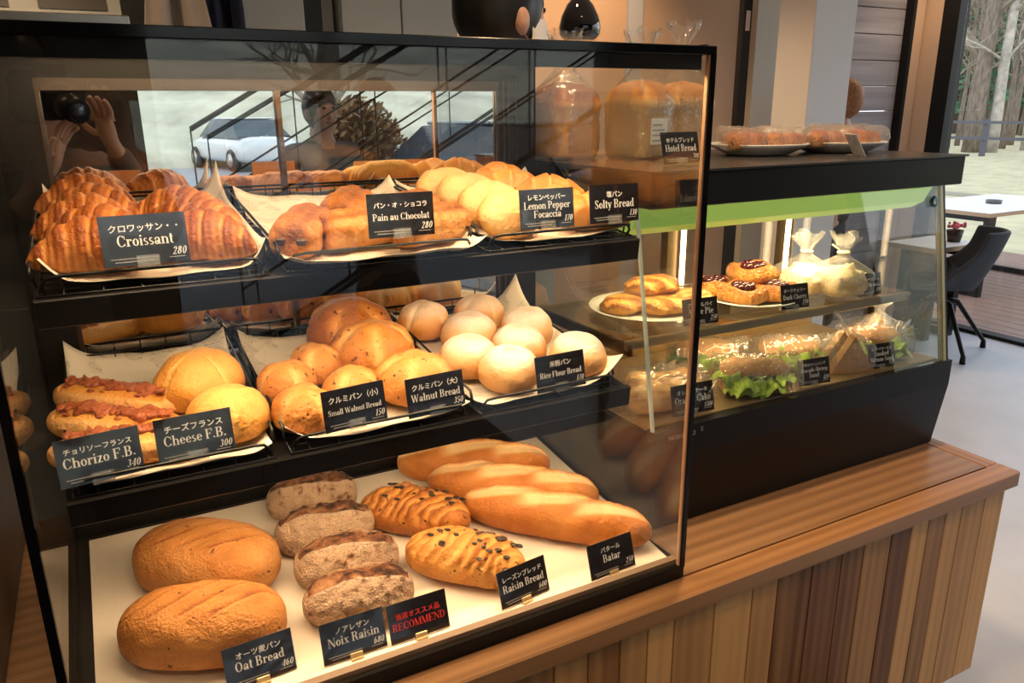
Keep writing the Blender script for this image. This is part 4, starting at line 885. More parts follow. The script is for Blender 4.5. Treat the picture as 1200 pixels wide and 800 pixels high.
# ------------------------------------------------------------------ price cards
def card(F, x, s, n, yaw, jp, en, pr, lb, **k): return price_card(F @ T_(x, s, n) @ RX(-TT) @ RZ(R(yaw)), jp, en, pr, lb, **k)
RN = .0265
card(F_TOP, -.742, .0035, RN, 4, 'クロワッサン・・', 'Croissant', '280', 'Croissant price card clipped on the croissant tray', lean=.12)
card(F_TOP, -.432, .0065, RN+.006, -3, 'パン・オ・ショコラ', 'Pain au Chocolat', '280', 'Pain au Chocolat price card on the middle tray of the top tier', lean=.08)
card(F_TOP, -.208, .0035, RN, 0, 'レモンペッパー', ['Lemon Pepper', 'Focaccia'], '170', 'Lemon Pepper Focaccia price card in two lines', lean=.1)
card(F_TOP, -.089, .0035, RN, 1, '塩パン', 'Solty Bread', '130', 'Solty Bread price card at the right end of the top tier', lean=.1)
card(F_MID, -.825, .0035, RN-.010, 6, 'チョリソーフランス', 'Chorizo F.B.', '340', 'Chorizo F.B. price card, leftmost on the middle tier', lean=.2)
card(F_MID, -.718, .0035, RN-.006, 2, 'チーズフランス', 'Cheese F.B.', '300', 'Cheese price card in front of the cheese breads', lean=.2)
card(F_MID, -.512, .0035, RN-.006, 6, 'クルミパン（小）', 'Small Walnut Bread', '150', 'Small Walnut Bread price card on the middle tier', lean=.18)
card(F_MID, -.392, .0035, RN-.010, 3, 'クルミパン（大）', 'Walnut Bread', '350', 'Walnut Bread price card for the large walnut breads', lean=.18)
card(F_MID, -.180, .0035, RN-.012, 2, '米粉パン', 'Rice Flour Bread', '170', 'Rice Flour Bread price card in front of the dusted buns', lean=.18)
card(F_FLO, -.680, .030, PN, 3, 'オーツ麦パン', 'Oat Bread', '460', 'Oat Bread price card at the front left of the bottom tier', lean=.3, clip='gold')
card(F_FLO, -.555, .018, PN, 0, 'ノアレザン', 'Noix Raisin', '680', 'Noix Raisin price card left of the red lettered card', lean=.3, clip='gold')
card(F_FLO, -.459, .015, PN, 0, '当店オススメ品', 'RECOMMEND', '', 'black card with red RECOMMEND lettering on the bottom tier', red=True, lean=.3, clip='gold')
card(F_FLO, -.283, .016, PN, 7, 'レーズンブレッド', 'Raisin Bread', '600', 'Raisin Bread price card in front of the raisin loaves', lean=.3, clip='gold')
card(F_FLO, -.121, .010, PN, 3, 'バタール', 'Batar', '250', 'Batar price card at the right end of the bottom tier', lean=.3, clip='gold')

# ------------------------------------------------------------------ goods in the chilled case
ZS, ZL, ZT = .348, .2105, .662
def plate(name, x, y, z, r, label, h=.018, group='round white plates'):
    mb = MB(); mb.lathe([(0, .002), (r*.55, .002), (r*.60, 0), (r*.66, .002), (r*.92, h*.75), (r, h), (r*.985, h+.002), (r*.9, h*.85), (r*.62, .006), (0, .005)], 48)
    return link(name, mb.mesh(name, WHITE), None, T_(x, y, z), label=label, cat='plate', group=group)
plate('serving_plate', .222, .390, ZS, .135, 'white plate under the apple pies in the chilled case', .014)
plate('serving_plate', .462, .350, ZS, .105, 'white plate under the dark cherry pastries in the chilled case', .014)
def apple_pie_mb(seed, L=.13, W=.085, H=.034):
    def shape(t, a, x, s):
        rid = np.sin((x*math.cos(.6)+np.cos(a)*W/2*math.sin(.6))*170+seed)*(s > .1)
        return 1+.07*rid, 0*x, .50+.30*rid*(s > 0)+.15*np.clip(s, 0, 1), 0*x
    return loaf(L, W, H, 70, 40, 3.4, 2.2, .4, .8, .7, shape, 0, seed, .003, 40)
ap = [apple_pie_mb(k).mesh('apple_pie', B_PIE) for k in range(3)]
for i, (x, y, n, yw, lb) in enumerate([(.160, .400, .008, 20, 'leftmost apple pie on the white plate'), (.235, .345, .008, -10, 'glossy apple pie nearest the slanted glass'), (.270, .425, .008, 30, 'apple pie at the back of its plate'), (.230, .405, .038, 5, 'apple pie lying on top of the others'), (.300, .350, .010, 60, 'apple pie at the right rim of its plate')]):
    put(ap[i % 3], 'apple_pie', None, T_(x, y, ZS+n) @ RZ(R(yw)), lb, 'pastry', 'apple pies in the chilled case')
def danish(x, y, n, yw, sc, lb, seed):
    e = empty('cherry_danish', T_(x, y, ZS+n) @ RZ(yw) @ Matrix.Scale(sc, 4), label=lb, cat='pastry', group='dark cherry pastries')
    mb = MB(); nu, nv = 22, 56; vs = []; cr = []
    prof = [(0, .012), (.022, .012), (.030, .016), (.036, .034), (.043, .040), (.052, .036), (.058, .022), (.056, .008), (.048, 0), (0, 0)]
    for r_, z_ in prof:
        for k in range(nv):
            a = 2*PI*k/nv; f = 1+.06*math.sin(4*a+seed)*(r_ > .03)+.015*math.sin(13*a); vs.append((r_*f*math.cos(a), r_*f*math.sin(a), z_*(1+.10*math.sin(3*a+seed)))); cr.append(.48+.35*(z_ > .03)+.1*math.sin(23*a+r_*300))
    m = len(prof); mb.add(vs, [(i*nv+k, i*nv+(k+1) % nv, (i+1)*nv+(k+1) % nv, (i+1)*nv+k) for i in range(m-1) for k in range(nv)], True, crust=cr)
    o = mb.build('pastry_ring', B_PIE, e); sb = o.modifiers.new('smooth', 'SUBSURF'); sb.levels = sb.render_levels = 1
    c = MB(); r = random.Random(seed)
    for k in range(9):
        q = 0 if k == 0 else .019; a = k*.785; c.ball((q*math.cos(a), q*math.sin(a), .033+r.uniform(0, .004)), .0105, 10)
    c.build('cherries', CHERRY, e)
danish(.500, .385, .036, .3, 1.0, 'dark cherry pastry with glossy cherries on top of its plate', 1)
danish(.425, .335, .008, 1.2, .95, 'cherry pastry at the front left of its plate', 2)
danish(.505, .315, .008, 2.0, .92, 'cherry pastry behind the dark cherry card', 3)
danish(.420, .420, .008, .7, .92, 'cherry pastry at the back of the plate beside the apple pies', 4)
def sack_mb(w_, d_, h_, seed, tie=.62, flare=.30, nv=44):
    """gathered plastic bag: full below, pinched at the tie, flaring above"""
    r = np.random.default_rng(seed); ph = r.random(6)*6; vs = []; nu = 26
    for i in range(nu+1):
        u = i/nu
        k = 1-.12*(1-min(1, u/.12))**2 if u < .12 else (1 if u < tie*.55 else (1-.86*ss(tie*.55, tie, u) if u < tie else .14+flare*ss(tie, 1, u)))
        for j in range(nv):
            a = 2*PI*j/nv; cr = 1+(.05+.22*ss(tie*.5, tie, u))*math.sin(7*a+ph[0]+2*u)*.5+(.04+.2*ss(tie*.6, 1, u))*math.sin(13*a+ph[1]-4*u)*.5
            ca, sa = math.cos(a), math.sin(a)
            sq = .75
            vs.append((w_/2*k*cr*math.copysign(abs(ca)**sq, ca), d_/2*k*cr*math.copysign(abs(sa)**sq, sa), h_*u+.006*math.sin(3*a+ph[2])*ss(.8, 1, u)))
    fs = [(i*nv+q, i*nv+(q+1) % nv, (i+1)*nv+(q+1) % nv, (i+1)*nv+q) for i in range(nu) for q in range(nv)]+[tuple(range(nv))[::-1]]
    return MB().add(vs, fs, True)
CREAMB = bread('cream_bun_crust', [(0, (.86, .72, .42)), (.5, (.80, .58, .25)), (1, (.5, .22, .06))], .5, 40, .15, .2)
TIE = M('pale_tie', (.80, .74, .50), .4)
for i, (x, y, lb) in enumerate([(.622, .345, 'tied clear bag with a cream bun, left of the pair'), (.680, .292, 'tied clear bag with a cream bun beside the cream card')]):
    put(loaf(.110, .105, .066, 60, 60, 2, 2, .4, .9, .7, lambda t, a, x, s: (1+.10*fbm(np.stack([x*60, np.cos(a)*4, s*4], -1), 3), 0*x, .35+.3*fbm(np.stack([x*60, np.cos(a)*4, s*4], -1), 3), .5*(s > .2)), 0, 51+i, .006, 70), 'cream_bun', CREAMB, T_(x, y, ZS+.002), ('cream bun inside the left tied bag', 'cream bun inside the right tied bag')[i], 'bun', 'cream buns in tied bags')
    e = empty('tied_bag', T_(x, y, ZS+.001) @ RZ(i*1.1), label=lb, cat='plastic bag', group='tied bags on the glass shelf'); sack_mb(.132, .126, .140, 61+i, .70).build('film', FILMF, e)
    m = MB(); m.tube([(.012*math.cos(k*PI/6), .012*math.sin(k*PI/6), .098) for k in range(12)], .003, 6, closed=True); m.tube([(.010, 0, .098), (.035, .012, .110)], .002, 6); m.build('tie', TIE, e)
# lower level: wrapped sandwiches
def wrap_mb(L, W, H, seed):
    def shape(t, a, x, s):
        cr = .05*np.sin(9*t*3+seed+3*np.cos(a))+.05*fbm(np.stack([x*50, np.cos(a)*2, s*2], -1)+seed, 2)
        return 1+cr+.25*ss(.8, .97, np.abs(t)), 0*x, 0*x, 0*x
    return loaf(L, W, H, 50, 36, 12, 3, .42, .8, .7, shape, 0, seed, .004, 60, .6)
def lettuce_mb(L, W, H, seed, n=7):
    r = random.Random(seed); m = MB()
    for k in range(n):
        cx, cyy, cz = r.uniform(-L*.4, L*.4), r.uniform(-W*.42, W*.42), r.uniform(H*.3, H); sz = r.uniform(.018, .03); p = [r.random()*6 for _ in range(3)]; Mm = T_(cx, cyy, cz) @ RZ(r.random()*6) @ RX(r.uniform(-.6, .6))
        m.grid(lambda u, v: Mm @ Vector(((u-.5)*2*sz, (v-.5)*1.6*sz, .006*math.sin(9*u+p[0])+.006*math.sin(8*v+p[1])-.010*((u-.5)**2+(v-.5)**2)*4)), 9, 9)
    return m
def sandwich(x, y, yw, L, W, H, seed, lb, bmat, green=True, tall=False):
    e = empty('wrapped_sandwich', T_(x, y, ZL) @ RZ(R(yw)), label=lb, cat='sandwich', group='wrapped sandwiches in the chilled case')
    if tall:
        b = MB()
        for s_ in (-1, 1):
            vs = [(-L/2, s_*.012, 0), (L/2, s_*.012, 0), (0, s_*.010, H), (-L/2, s_*(W/2), 0), (L/2, s_*(W/2), 0), (0, s_*(W/2-.004), H)]
            b.add(vs, [(0, 1, 2), (3, 5, 4), (0, 3, 4, 1), (1, 4, 5, 2), (0, 2, 5, 3)], False, crust=.45)
        b.build('bread_slices', bmat, e)
        f = lettuce_mb(L*.75, .02, H*.55, seed, 6); f.build('lettuce', LETT, e)
        w_ = sack_mb(L*1.15, W*1.3, H*1.55, seed, .74, .35); w_.build('film', FILMF, e)
    else:
        loaf(L*.9, W*.8, H*.42, 30, 28, 4, 2.4, .4, .85, .7, lambda t, a, x, s: (np.ones_like(x), 0*x, .45+.2*s, .05*(s > 0)), 0, seed, .003, 40).build('bread_base', bmat, e)
        o = loaf(L*.9, W*.8, H*.42, 30, 28, 4, 2.4, .4, .85, .7, lambda t, a, x, s: (np.ones_like(x), 0*x, .5+.2*s, .05*(s > 0)), 0, seed+1, .003, 40)
        o.v = [(a, b_+W*.10, c*.9+H*.56+.15*b_) for a, b_, c in o.v]; o.build('bread_top', bmat, e)
        f = lettuce_mb(L*.9, W*.95, H*.6, seed, 20); f.v = [(a, b_-W*.10, c+H*.12) for a, b_, c in f.v]; f.build('lettuce', LETT if green else FILLG, e)
        wrap_mb(L*1.12, W*1.05, H*1.12, seed).build('film', FILM, e)
B_SAN = bread('sandwich_bread', [(0, (.66, .44, .20)), (.4, (.50, .27, .09)), (.7, (.38, .18, .06)), (1, (.18, .07, .02))], .5, 40, .25, .3)
sandwich(.330, .330, -30, .150, .085, .070, 1, 'wrapped sandwich with dark greens behind the front one', B_SAN, False)
sandwich(.335, .195, -24, .155, .085, .068, 2, 'wrapped sandwich with bright lettuce nearest the glass in the chilled case', B_SAN)
sandwich(.500, .255, -22, .150, .090, .066, 3, 'wrapped sandwich heaped with bright lettuce behind the avocado card', B_SAN)
sandwich(.612, .205, -18, .105, .070, .080, 4, 'pointed wrapped sandwich standing between the two lower right cards', B_SAN, True, True)
sandwich(.735, .230, -24, .140, .085, .066, 5, 'wrapped sandwich at the right end behind the last card', B_SAN)
sandwich(.800, .270, -40, .105, .075, .080, 6, 'standing wrapped sandwich in the right corner of the chilled case', B_SAN, True, True)
# orange cake wrapped
for i, (x, y, yw, lb) in enumerate([(.120, .215, -10, 'orange cake slice in film behind the orange cake card'), (.165, .275, -16, 'second orange cake slice lying behind the first')]):
    e = empty('wrapped_cake', T_(x, y, ZL) @ RZ(R(yw)), label=lb, cat='cake', group='wrapped orange cakes')
    loaf(.15, .075, .045, 50, 32, 6, 2.4, .4, .8, .7, lambda t, a, x, s: (1+.05*np.sin(x*140+np.cos(a)*3)*(s > 0), 0*x, .3+.25*np.sin(x*140+np.cos(a)*3)*(s > 0), 0*x), 0, i, .003, 40).build('cake', B_PIE, e)
    wrap_mb(.172, .092, .056, 9+i).build('film', FILM, e)
gq = 'price cards'
def qcard(x, y, z, yw, jp, en, pr, lb, **k): return price_card(T_(x, y, z) @ RZ(R(yw)), jp, en, pr, lb, lean=.22, clip='flat', **k)
qcard(.236, .252, ZS+.001, -6, 'アップルパイ', 'Apple Pie', '250', 'Apple Pie price card on the glass shelf beside the bread case corner post', wdt=.082, hgt=.052)
qcard(.493, .248, ZS+.001, -4, 'ダークチェリー', 'Dark Cherry', '250', 'Dark Cherry price card on the glass shelf', wdt=.075, hgt=.052)
qcard(.728, .248, ZS+.001, -4, 'クリームブリオッシュ', 'Cream Brioche', '200', 'cream bun price card at the right end of the glass shelf', wdt=.072, hgt=.05)
qcard(.146, .158, ZL, -4, 'オレンジケーキ', 'Orange Cake', '1500', 'Orange Cake price card at the lower left of the chilled case', wdt=.095, hgt=.057)
qcard(.468, .158, ZL, -6, 'アボカドシュリンプ', ['Avocado Shrimp', 'Sand'], '420', 'Avocado Shrimp price card at the lower middle of the chilled case', wdt=.082, hgt=.054)
qcard(.680, .160, ZL, -6, 'スモークサーモン', ['Smoked', 'Salmon Sand'], '420', 'Smoked Salmon price card at the lower right of the chilled case', wdt=.076, hgt=.054)

# ------------------------------------------------------------------ on top of the chilled case
PL2 = M('grey_blue_plate', (.58, .58, .61), .25)
for x, y, lb in ((.520, .420, 'pale grey plate of wrapped rolls on the chilled case, left'), (.735, .390, 'pale grey plate of wrapped rolls on the chilled case, right')):
    o = plate('serving_plate', x, y, ZT, .108, lb, .022, 'grey plates on top of the chilled case'); 
    if 'left' in lb: gm = o.data; gm.materials.clear(); gm.materials.append(PL2)
    else: o.data.materials.clear(); o.data.materials.append(PL2)
rl = [loaf(.115, .05, .036, 40, 28, 4, 2.3, .4, .9, .7, lambda t, a, x, s: (np.ones_like(x), 0*x, .55+.2*s+.15*np.sin(x*150), 0*x), 0, k, .002, 40).mesh('roll', B_WAL) for k in range(2)]
wr = [wrap_mb(.135, .058, .043, 70+k).mesh('film', FILMF) for k in range(2)]
for i, (x, y, n, yw, lb) in enumerate([(.470, .400, .012, 10, 'wrapped roll at the left of the left plate'), (.560, .385, .012, 5, 'wrapped roll at the front right of the left plate'), (.515, .455, .014, -10, 'wrapped roll at the back of the left plate'), 
        (.675, .370, .012, 8, 'wrapped roll at the left of the right plate'), (.765, .355, .012, -6, 'wrapped roll at the front right of the right plate'), (.735, .425, .014, 12, 'wrapped roll at the back of the right plate'), (.800, .415, .014, 70, 'wrapped roll at the far right rim of the right plate')]):
    e = empty('wrapped_roll', T_(x, y, ZT+n) @ RZ(R(yw)), label=lb, cat='bread roll', group='wrapped rolls on the grey plates')
    link('roll', rl[i % 2], e); link('film', wr[i % 2], e)
e = empty('card_stand', T_(.655, .262, ZT) @ RZ(R(62)), label='small leaning card with a pale patterned face on the chilled case', cat='card')
MB().box(-.030, .030, 0, .050, -.0008, .0008, M=RX(PI/2-.5)).build('card_face', M('grey_patterned_card', (.62, .64, .70), .3, noise=.35, scale=160), e)
MB().box(-.012, .012, -.004, .022, 0, .002).build('clip', ACRYL, e)
# bagged pan loaves
def bag_loaf(x, y, w_, d_, h_, seed, lb, cr, sticker=None, yaw=0, top=.29, lbl2=''):
    e = empty('bagged_loaf', T_(x, y, ZT) @ RZ(R(yaw)), label=lb, cat='loaf', group='bagged white loaves on the chilled case')
    def shape(t, a, x, s): return np.ones_like(x), 0*x, cr+.4*ss(.55, .85, s)+.06*np.sin(x*60), 0*x
    lm = MB(); nn = 30
    def prof(u): return None
    v = []; c = []; nv = 40; nu = 24
    for i in range(nu+1):
        u = i/nu; k = 1 if u < .72 else math.sqrt(max(0, 1-((u-.72)/.28)**2))*.96+.04
        k *= 1+.06*math.exp(-((u-.68)/.10)**2)-.05*math.exp(-(u/.04)**2)
        for j in range(nv):
            a = 2*PI*j/nv; ca, sa = math.cos(a), math.sin(a); q = .42
            v.append((w_/2*k*math.copysign(abs(ca)**q, ca), d_/2*k*math.copysign(abs(sa)**q, sa), h_*u+.004)); c.append(cr+.5*ss(.66, .82, u)+.06*math.sin(a*7+u*9))
    lm.add(v, [(i*nv+q, i*nv+(q+1) % nv, (i+1)*nv+(q+1) % nv, (i+1)*nv+q) for i in range(nu) for q in range(nv)]+[tuple(range(nv))[::-1], tuple(nu*nv+q for q in range(nv))], True, crust=c)
    lm.build('pan_loaf', B_LOAF, e)
    f = sack_mb(w_*1.12, d_*1.12, top, seed, .80, .34); f.build('film', FILM, e)
    t = MB(); t.tube([(.013*math.cos(k*PI/6), .013*math.sin(k*PI/6), top*.80) for k in range(12)], .003, 6, closed=True); t.build('tie', TIE, e)
    if sticker:
        s = MB(); sx, sz, sw, shh = sticker; s.box(sx-sw/2, sx+sw/2, -d_*.585-.001, -d_*.585, sz, sz+shh); so = s.build('sticker', M('white_sticker', (.80, .80, .78), .5), e)
        p = MB()
        for k in range(4): p.box(sx-sw*.42, sx+sw*(.3-.12*(k % 2)), -d_*.585-.0014, -d_*.585-.0011, sz+shh*(.12+.2*k), sz+shh*(.18+.2*k))
        p.build('sticker_print', M('sticker_print', (.35, .33, .33), .6), so)
bag_loaf(.105, .560, .120, .115, .150, 3, 'bagged golden loaf nearest the bread case', .42, None, 8, .25)
bag_loaf(.232, .470, .112, .115, .152, 5, 'bagged pale loaf with a white sticker, centre of the row', .10, (-.022, .030, .052, .050), 14, .25)
bag_loaf(.372, .510, .112, .115, .152, 8, 'bagged pale loaf at the right with a tall tied top', .08, None, -6, .275)
price_card(T_(.172, .258, ZT) @ RZ(R(4)), 'ホテルブレッド', 'Hotel Bread', '700', 'Hotel Bread price card on top of the chilled case', lean=.25, clip='acrylic')
# ------------------------------------------------------------------ kitchen fittings behind the bread case
def cab(name, x0, x1, y0, y1, z0, z1, mat, label, cat, handle=True, doors=1):
    e = empty(name, T_((x0+x1)/2, (y0+y1)/2, z0), label=label, cat=cat); bpy.context.view_layer.update()
    part(MB().box(x0, x1, y0+.02, y1, z0, z1, bev=.003), 'body', mat, e); wd = (x1-x0)/doors
    for k in range(doors):
        a = x0+wd*k; d = part(MB().box(a+.003, a+wd-.003, y0, y0+.019, z0+.02, z1-.01, bev=.003), 'door', mat, e)
        if handle: part(MB().tube([(a+wd-.03, y0-.001, z0+.9), (a+wd-.03, y0-.025, z0+.9), (a+wd-.03, y0-.025, z0+1.6), (a+wd-.03, y0-.001, z0+1.6)], .006, 8), 'handle', STEEL, d)
    return e
cab('tall_refrigerator', -.42, .02, 2.30, 2.95, FL, 1.5, KITW, 'pale tall refrigerator in the kitchen left of the dark poster', 'refrigerator', True, 1)
cab('tall_cabinet', .16, .66, 2.30, 2.95, FL, 1.55, KITW, 'pale tall two-door kitchen cabinet behind the person', 'cabinet', True, 2)
pz = empty('poster', T_(.06, 2.34, 1.0), label='small dark poster between the pale kitchen units', cat='poster'); MB().box(-.035, .035, -.003, 0, -.25, .35).build('sheet', M('dark_poster', (.02, .022, .025), .4), pz)
MB().box(.035, .145, 2.36, 2.95, FL, 1.5).build('wall_pier', KITG, kind='structure')
hd = empty('extractor_hood', T_(-1.0, 2.5, 1.02), label='pale extractor hood with dark slots in the kitchen at the far left', cat='hood'); bpy.context.view_layer.update()
hb = MB(); pr = [(2.2, 1.06), (2.95, 1.06), (2.95, 1.75), (2.55, 1.75)]
hb.add([(x, y, z) for x in (-1.75, -.62) for y, z in pr], [(0, 1, 2, 3), (7, 6, 5, 4)]+[(i, (i+1) % 4, (i+1) % 4+4, i+4) for i in range(4)])
part(hb, 'canopy', KITW, hd)
def onslope(u, v, o=.004):  # u along x, v up the sloping face
    y = 2.2+.35*v; z = 1.06+.69*v; return (u, y-o*.89, z+o*.45)
for a, b in ((-1.72, -.94), (-.86, -.66)):
    part(MB().add([onslope(a, .04), onslope(b, .04), onslope(b, .30), onslope(a, .30)], [(0, 1, 2, 3)]).add([onslope(a, .36), onslope(b, .36), onslope(b, .6), onslope(a, .6)], [(0, 1, 2, 3)]), 'filter_slot', M('hood_slot', (.06, .055, .05), .5), hd)
part(MB().box(-1.76, -.60, 2.18, 2.21, 1.04, 1.075, bev=.004), 'rail', STEEL, hd)
cab('work_bench', -1.75, -.55, 2.25, 2.9, FL, .12, KITG, 'grey work bench under the extractor hood', 'bench', False, 3)
def cloth(x, y, z, w_, h_, mat, label, seed):
    r = np.random.default_rng(seed).random(4)*6; e = empty('hanging_apron', T_(x, y, z), label=label, cat='apron', group='aprons hanging in the kitchen')
    mb = MB(); mb.grid(lambda u, v: ((u-.5)*w_*(.55+.45*min(1, v*1.6)), .03*math.sin(9*u+r[0])+.02*math.sin(17*u+r[1]), -h_*v), 30, 12)
    o = mb.build('fabric', mat, e); sd = o.modifiers.new('thickness', 'SOLIDIFY'); sd.thickness = .003
    MB().tube([(0, 0, -.01), (0, .02, .05), (0, .05, .07)], .005, 8).build('hook', STEEL, e)
cloth(-.46, 2.1, 1.34, .22, .55, M('oat_fabric', (.48, .42, .37), .9), 'oat coloured apron hanging in the kitchen above the case', 1)
cloth(-.33, 2.12, 1.42, .17, .5, M('navy_fabric', (.012, .018, .05), .9), 'navy apron hanging beside the oat coloured one', 2)
# hooks hang from a ceiling rail
ra = empty('hanging_rail', T_(-.4, 2.18, 1.50), label='steel rail with the hanging aprons in the kitchen', cat='rail'); m = MB(); m.tube([(-.75, 0, 0), (.30, 0, 0)], .008, 8); m.tube([(-.7, 0, 0), (-.7, 0, CE-1.5)], .006, 8); m.tube([(.25, 0, 0), (.25, 0, CE-1.5)], .006, 8); m.build('bar', STEEL, ra)
# black pole, pendant
pl_ = empty('black_pole', T_(2.46, 2.5, FL), label='slim black floor to ceiling pole with a pale tag', cat='pole'); MB().box(-.030, .030, -.02, .02, 0, CE-FL, bev=.002).build('post', FRAMEB, pl_); MB().box(-.012, .014, -.024, -.0201, 1.96, 2.06).build('tag', M('pale_tag', (.55, .46, .42), .6), pl_)
pd = empty('pendant_lamp', T_(.715, 1.45, .985), label='glossy black teardrop pendant lamp above the bread case rail', cat='lamp')
MB().lathe([(0, -.002), (.050, -.004), (.066, .012), (.070, .035), (.062, .070), (.044, .105), (.022, .130), (.010, .138), (0, .139)], 40).build('shade', M('black_glaze', (.004, .004, .005), .04, coat=1), pd)
MB().tube([(0, 0, .135), (-.015, 0, .3), (0, 0, CE-.985)], .005, 8).build('cord', BLKW, pd); MB().tube([(-.03, 0, .12), (-.008, 0, CE-.985)], .0015, 6).tube([(.03, 0, .12), (.008, 0, CE-.985)], .0015, 6).build('wire', STEEL, pd)

# ------------------------------------------------------------------ people
SKINM = M('skin', (.58, .34, .24), .5, noise=.08, scale=30); HAIRB = M('black_hair', (.008, .007, .007), .4); HAIRG = M('auburn_hair', (.30, .12, .04), .5, noise=.5, scale=90)
def skin_obj(name, J, E, root_i, mat, parent, sub=2):
    me = bpy.data.meshes.new(name); me.from_pydata([j[:3] for j in J], E, []); me.materials.append(mat)
    o = bpy.data.objects.new(name, me); COL.objects.link(o); o.parent = parent
    md = o.modifiers.new('skin', 'SKIN'); md.use_smooth_shade = True
    for i, j in enumerate(J):
        d = me.skin_vertices[0].data[i]; d.radius = (j[3], j[4] if len(j) > 4 else j[3]); d.use_root = (i == root_i)
    sb = o.modifiers.new('subsurf', 'SUBSURF'); sb.levels = sb.render_levels = sub
    return o
def person(Mx, label, arms, shirt, trousers, hairm, k=1.0, hairlen=.12, mask=False, apron=None):
    """standing figure, 1.72 m at k = 1, facing local -y; arms: list of two (elbow, wrist, finger direction) for right (-x) and left (+x)"""
    e = empty('person', Mx @ Matrix.Scale(k, 4), label=label, cat='person')
    J = [(0, 0, .94, .14, .10), (0, .005, 1.08, .13, .092), (0, .01, 1.22, .15, .10), (0, .015, 1.36, .155, .095), (0, .012, 1.44, .07, .06), (0, .0, 1.50, .052, .055)]; E = [(i, i+1) for i in range(5)]
    # head: jaw, mid, brow, crown
    hd_ = [(0, -.022, 1.545, .058, .070), (0, -.018, 1.60, .070, .088), (0, -.005, 1.655, .074, .094), (0, .0, 1.70, .058, .072)]
    b = len(J); J += hd_; E += [(5, b), (b, b+1), (b+1, b+2), (b+2, b+3)]
    J.append((0, -.118, 1.585, .010)); E.append((b+1, len(J)-1))
    for s in (-1, 1): J.append((s*.104, .005, 1.60, .014, .026)); E.append((b+1, len(J)-1))
    for s in (-1, 1):
        i = len(J); J += [(s*.09, .0, .88, .088, .095), (s*.10, -.01, .66, .074, .078), (s*.10, -.012, .48, .055, .058), (s*.10, .008, .30, .052, .055), (s*.10, .015, .09, .034, .036), (s*.102, -.02, .035, .036, .03), (s*.108, -.12, .025, .034, .020)]
        E += [(0, i)]+[(i+q, i+q+1) for q in range(6)]
    hands = []
    for s, (el, wr, fd) in zip((-1, 1), arms):
        i = len(J); el = Vector(el); wr = Vector(wr); sh = Vector((s*.185, .015, 1.375)); d = Vector(fd).normalized(); side = (wr-el).normalized().cross(d); side = Vector((s, 0, 0)) if side.length < .2 else side.normalized()
        J += [(*sh, .056), (*((sh+el)/2), .046), (*el, .038), (*((el+wr)/2), .036), (*wr, .024), (*(wr+d*.045), .030, .016)]; E += [(3, i)]+[(i+q, i+q+1) for q in range(5)]
        nrm = d.cross(side).normalized()
        for q, (off, ln) in enumerate(((-.030, .066), (-.010, .076), (.010, .072), (.029, .058))):
            p0 = wr+d*.088+side*off; p1 = p0+d*ln*.5+nrm*.008; p2 = p1+d*ln*.38+nrm*.022; j = len(J)
            J += [(*p0, .0105), (*p1, .0092), (*p2, .0080)]; E += [(i+5, j), (j, j+1), (j+1, j+2)]
        p0 = wr+d*.028-side*.034; p1 = p0+d*.030-side*.022+nrm*.012; p2 = p1+d*.026-side*.004+nrm*.010; j = len(J)
        J += [(*p0, .0125), (*p1, .0108), (*p2, .0090)]; E += [(i+5, j), (j, j+1), (j+1, j+2)]
    skin_obj('body', J, E, 0, SKINM, e)
    # clothes: the same joints, a little larger
    g = .016
    Jc = [(0, 0, .82, .168, .130), (0, 0, .93, .160, .122), (0, 0, 1.03, .155+g*.5, .115+g*.5), (0, .005, 1.10, .148, .11), (0, .01, 1.24, .168, .118), (0, .015, 1.365, .160, .108), (0, .012, 1.435, .088, .074), (0, .004, 1.478, .064, .064)]; Ec = [(i, i+1) for i in range(7)]
    for s, (el, wr, fd) in zip((-1, 1), arms):
        i = len(Jc); el = Vector(el); wr = Vector(wr); sh = Vector((s*.185, .015, 1.375)); Jc += [(*sh, .075), (*((sh+el)/2), .062), (*el, .054), (*((el+wr)/2), .048), (*(el.lerp(wr, .86)), .040)]; Ec += [(5, i)]+[(i+q, i+q+1) for q in range(4)]
    skin_obj('jacket', Jc, Ec, 0, shirt, e)
    Jt = [(0, 0, 1.00, .125, .090), (0, 0, .93, .125, .092)]; Et = [(0, 1)]
    for s in (-1, 1):
        i = len(Jt); Jt += [(s*.085, 0, .82, .095, .104), (s*.10, -.01, .66, .088, .090), (s*.10, -.012, .48, .070, .072), (s*.10, .005, .30, .066, .068), (s*.10, .012, .10, .060, .064)]; Et += [(1, i)]+[(i+q, i+q+1) for q in range(4)]
    skin_obj('trousers', Jt, Et, 0, trousers, e)
    for s in (-1, 1): MB().ball((s*.102, -.055, .040), (.052, .125, .042), 16).build('shoe', M('dark_shoe', (.03, .025, .022), .5), e)
    # hair cap, leaving the face free
    hm = MB(); vs = []; n1, n2 = 22, 36
    for i in range(n1+1):
        for j in range(n2):
            a = 2*PI*j/n2; front = max(0, math.cos(a)); lim = PI*(.60+.14*(1-front)**2+hairlen*.9*(1-front)) - front*PI*.18
            p = lim*i/n1; rr = 1+.02*math.sin(14*a+5*p)
            vs.append((.095*math.sin(p)*math.sin(a)*rr, .010-.118*math.sin(p)*math.cos(a)*rr, 1.632+.128*math.cos(p)*rr))
    hm.add(vs, [(i*n2+q, (i+1)*n2+q, (i+1)*n2+(q+1) % n2, i*n2+(q+1) % n2) for i in range(n1) for q in range(n2)], True)
    ho = hm.build('hair', hairm, e); so = ho.modifiers.new('thick', 'SOLIDIFY'); so.thickness = .014
    for s in (-1, 1): MB().ball((s*.032, -.098, 1.628), (.011, .008, .008), 10).build('eye', M('dark_eye', (.02, .015, .012), .2), e)
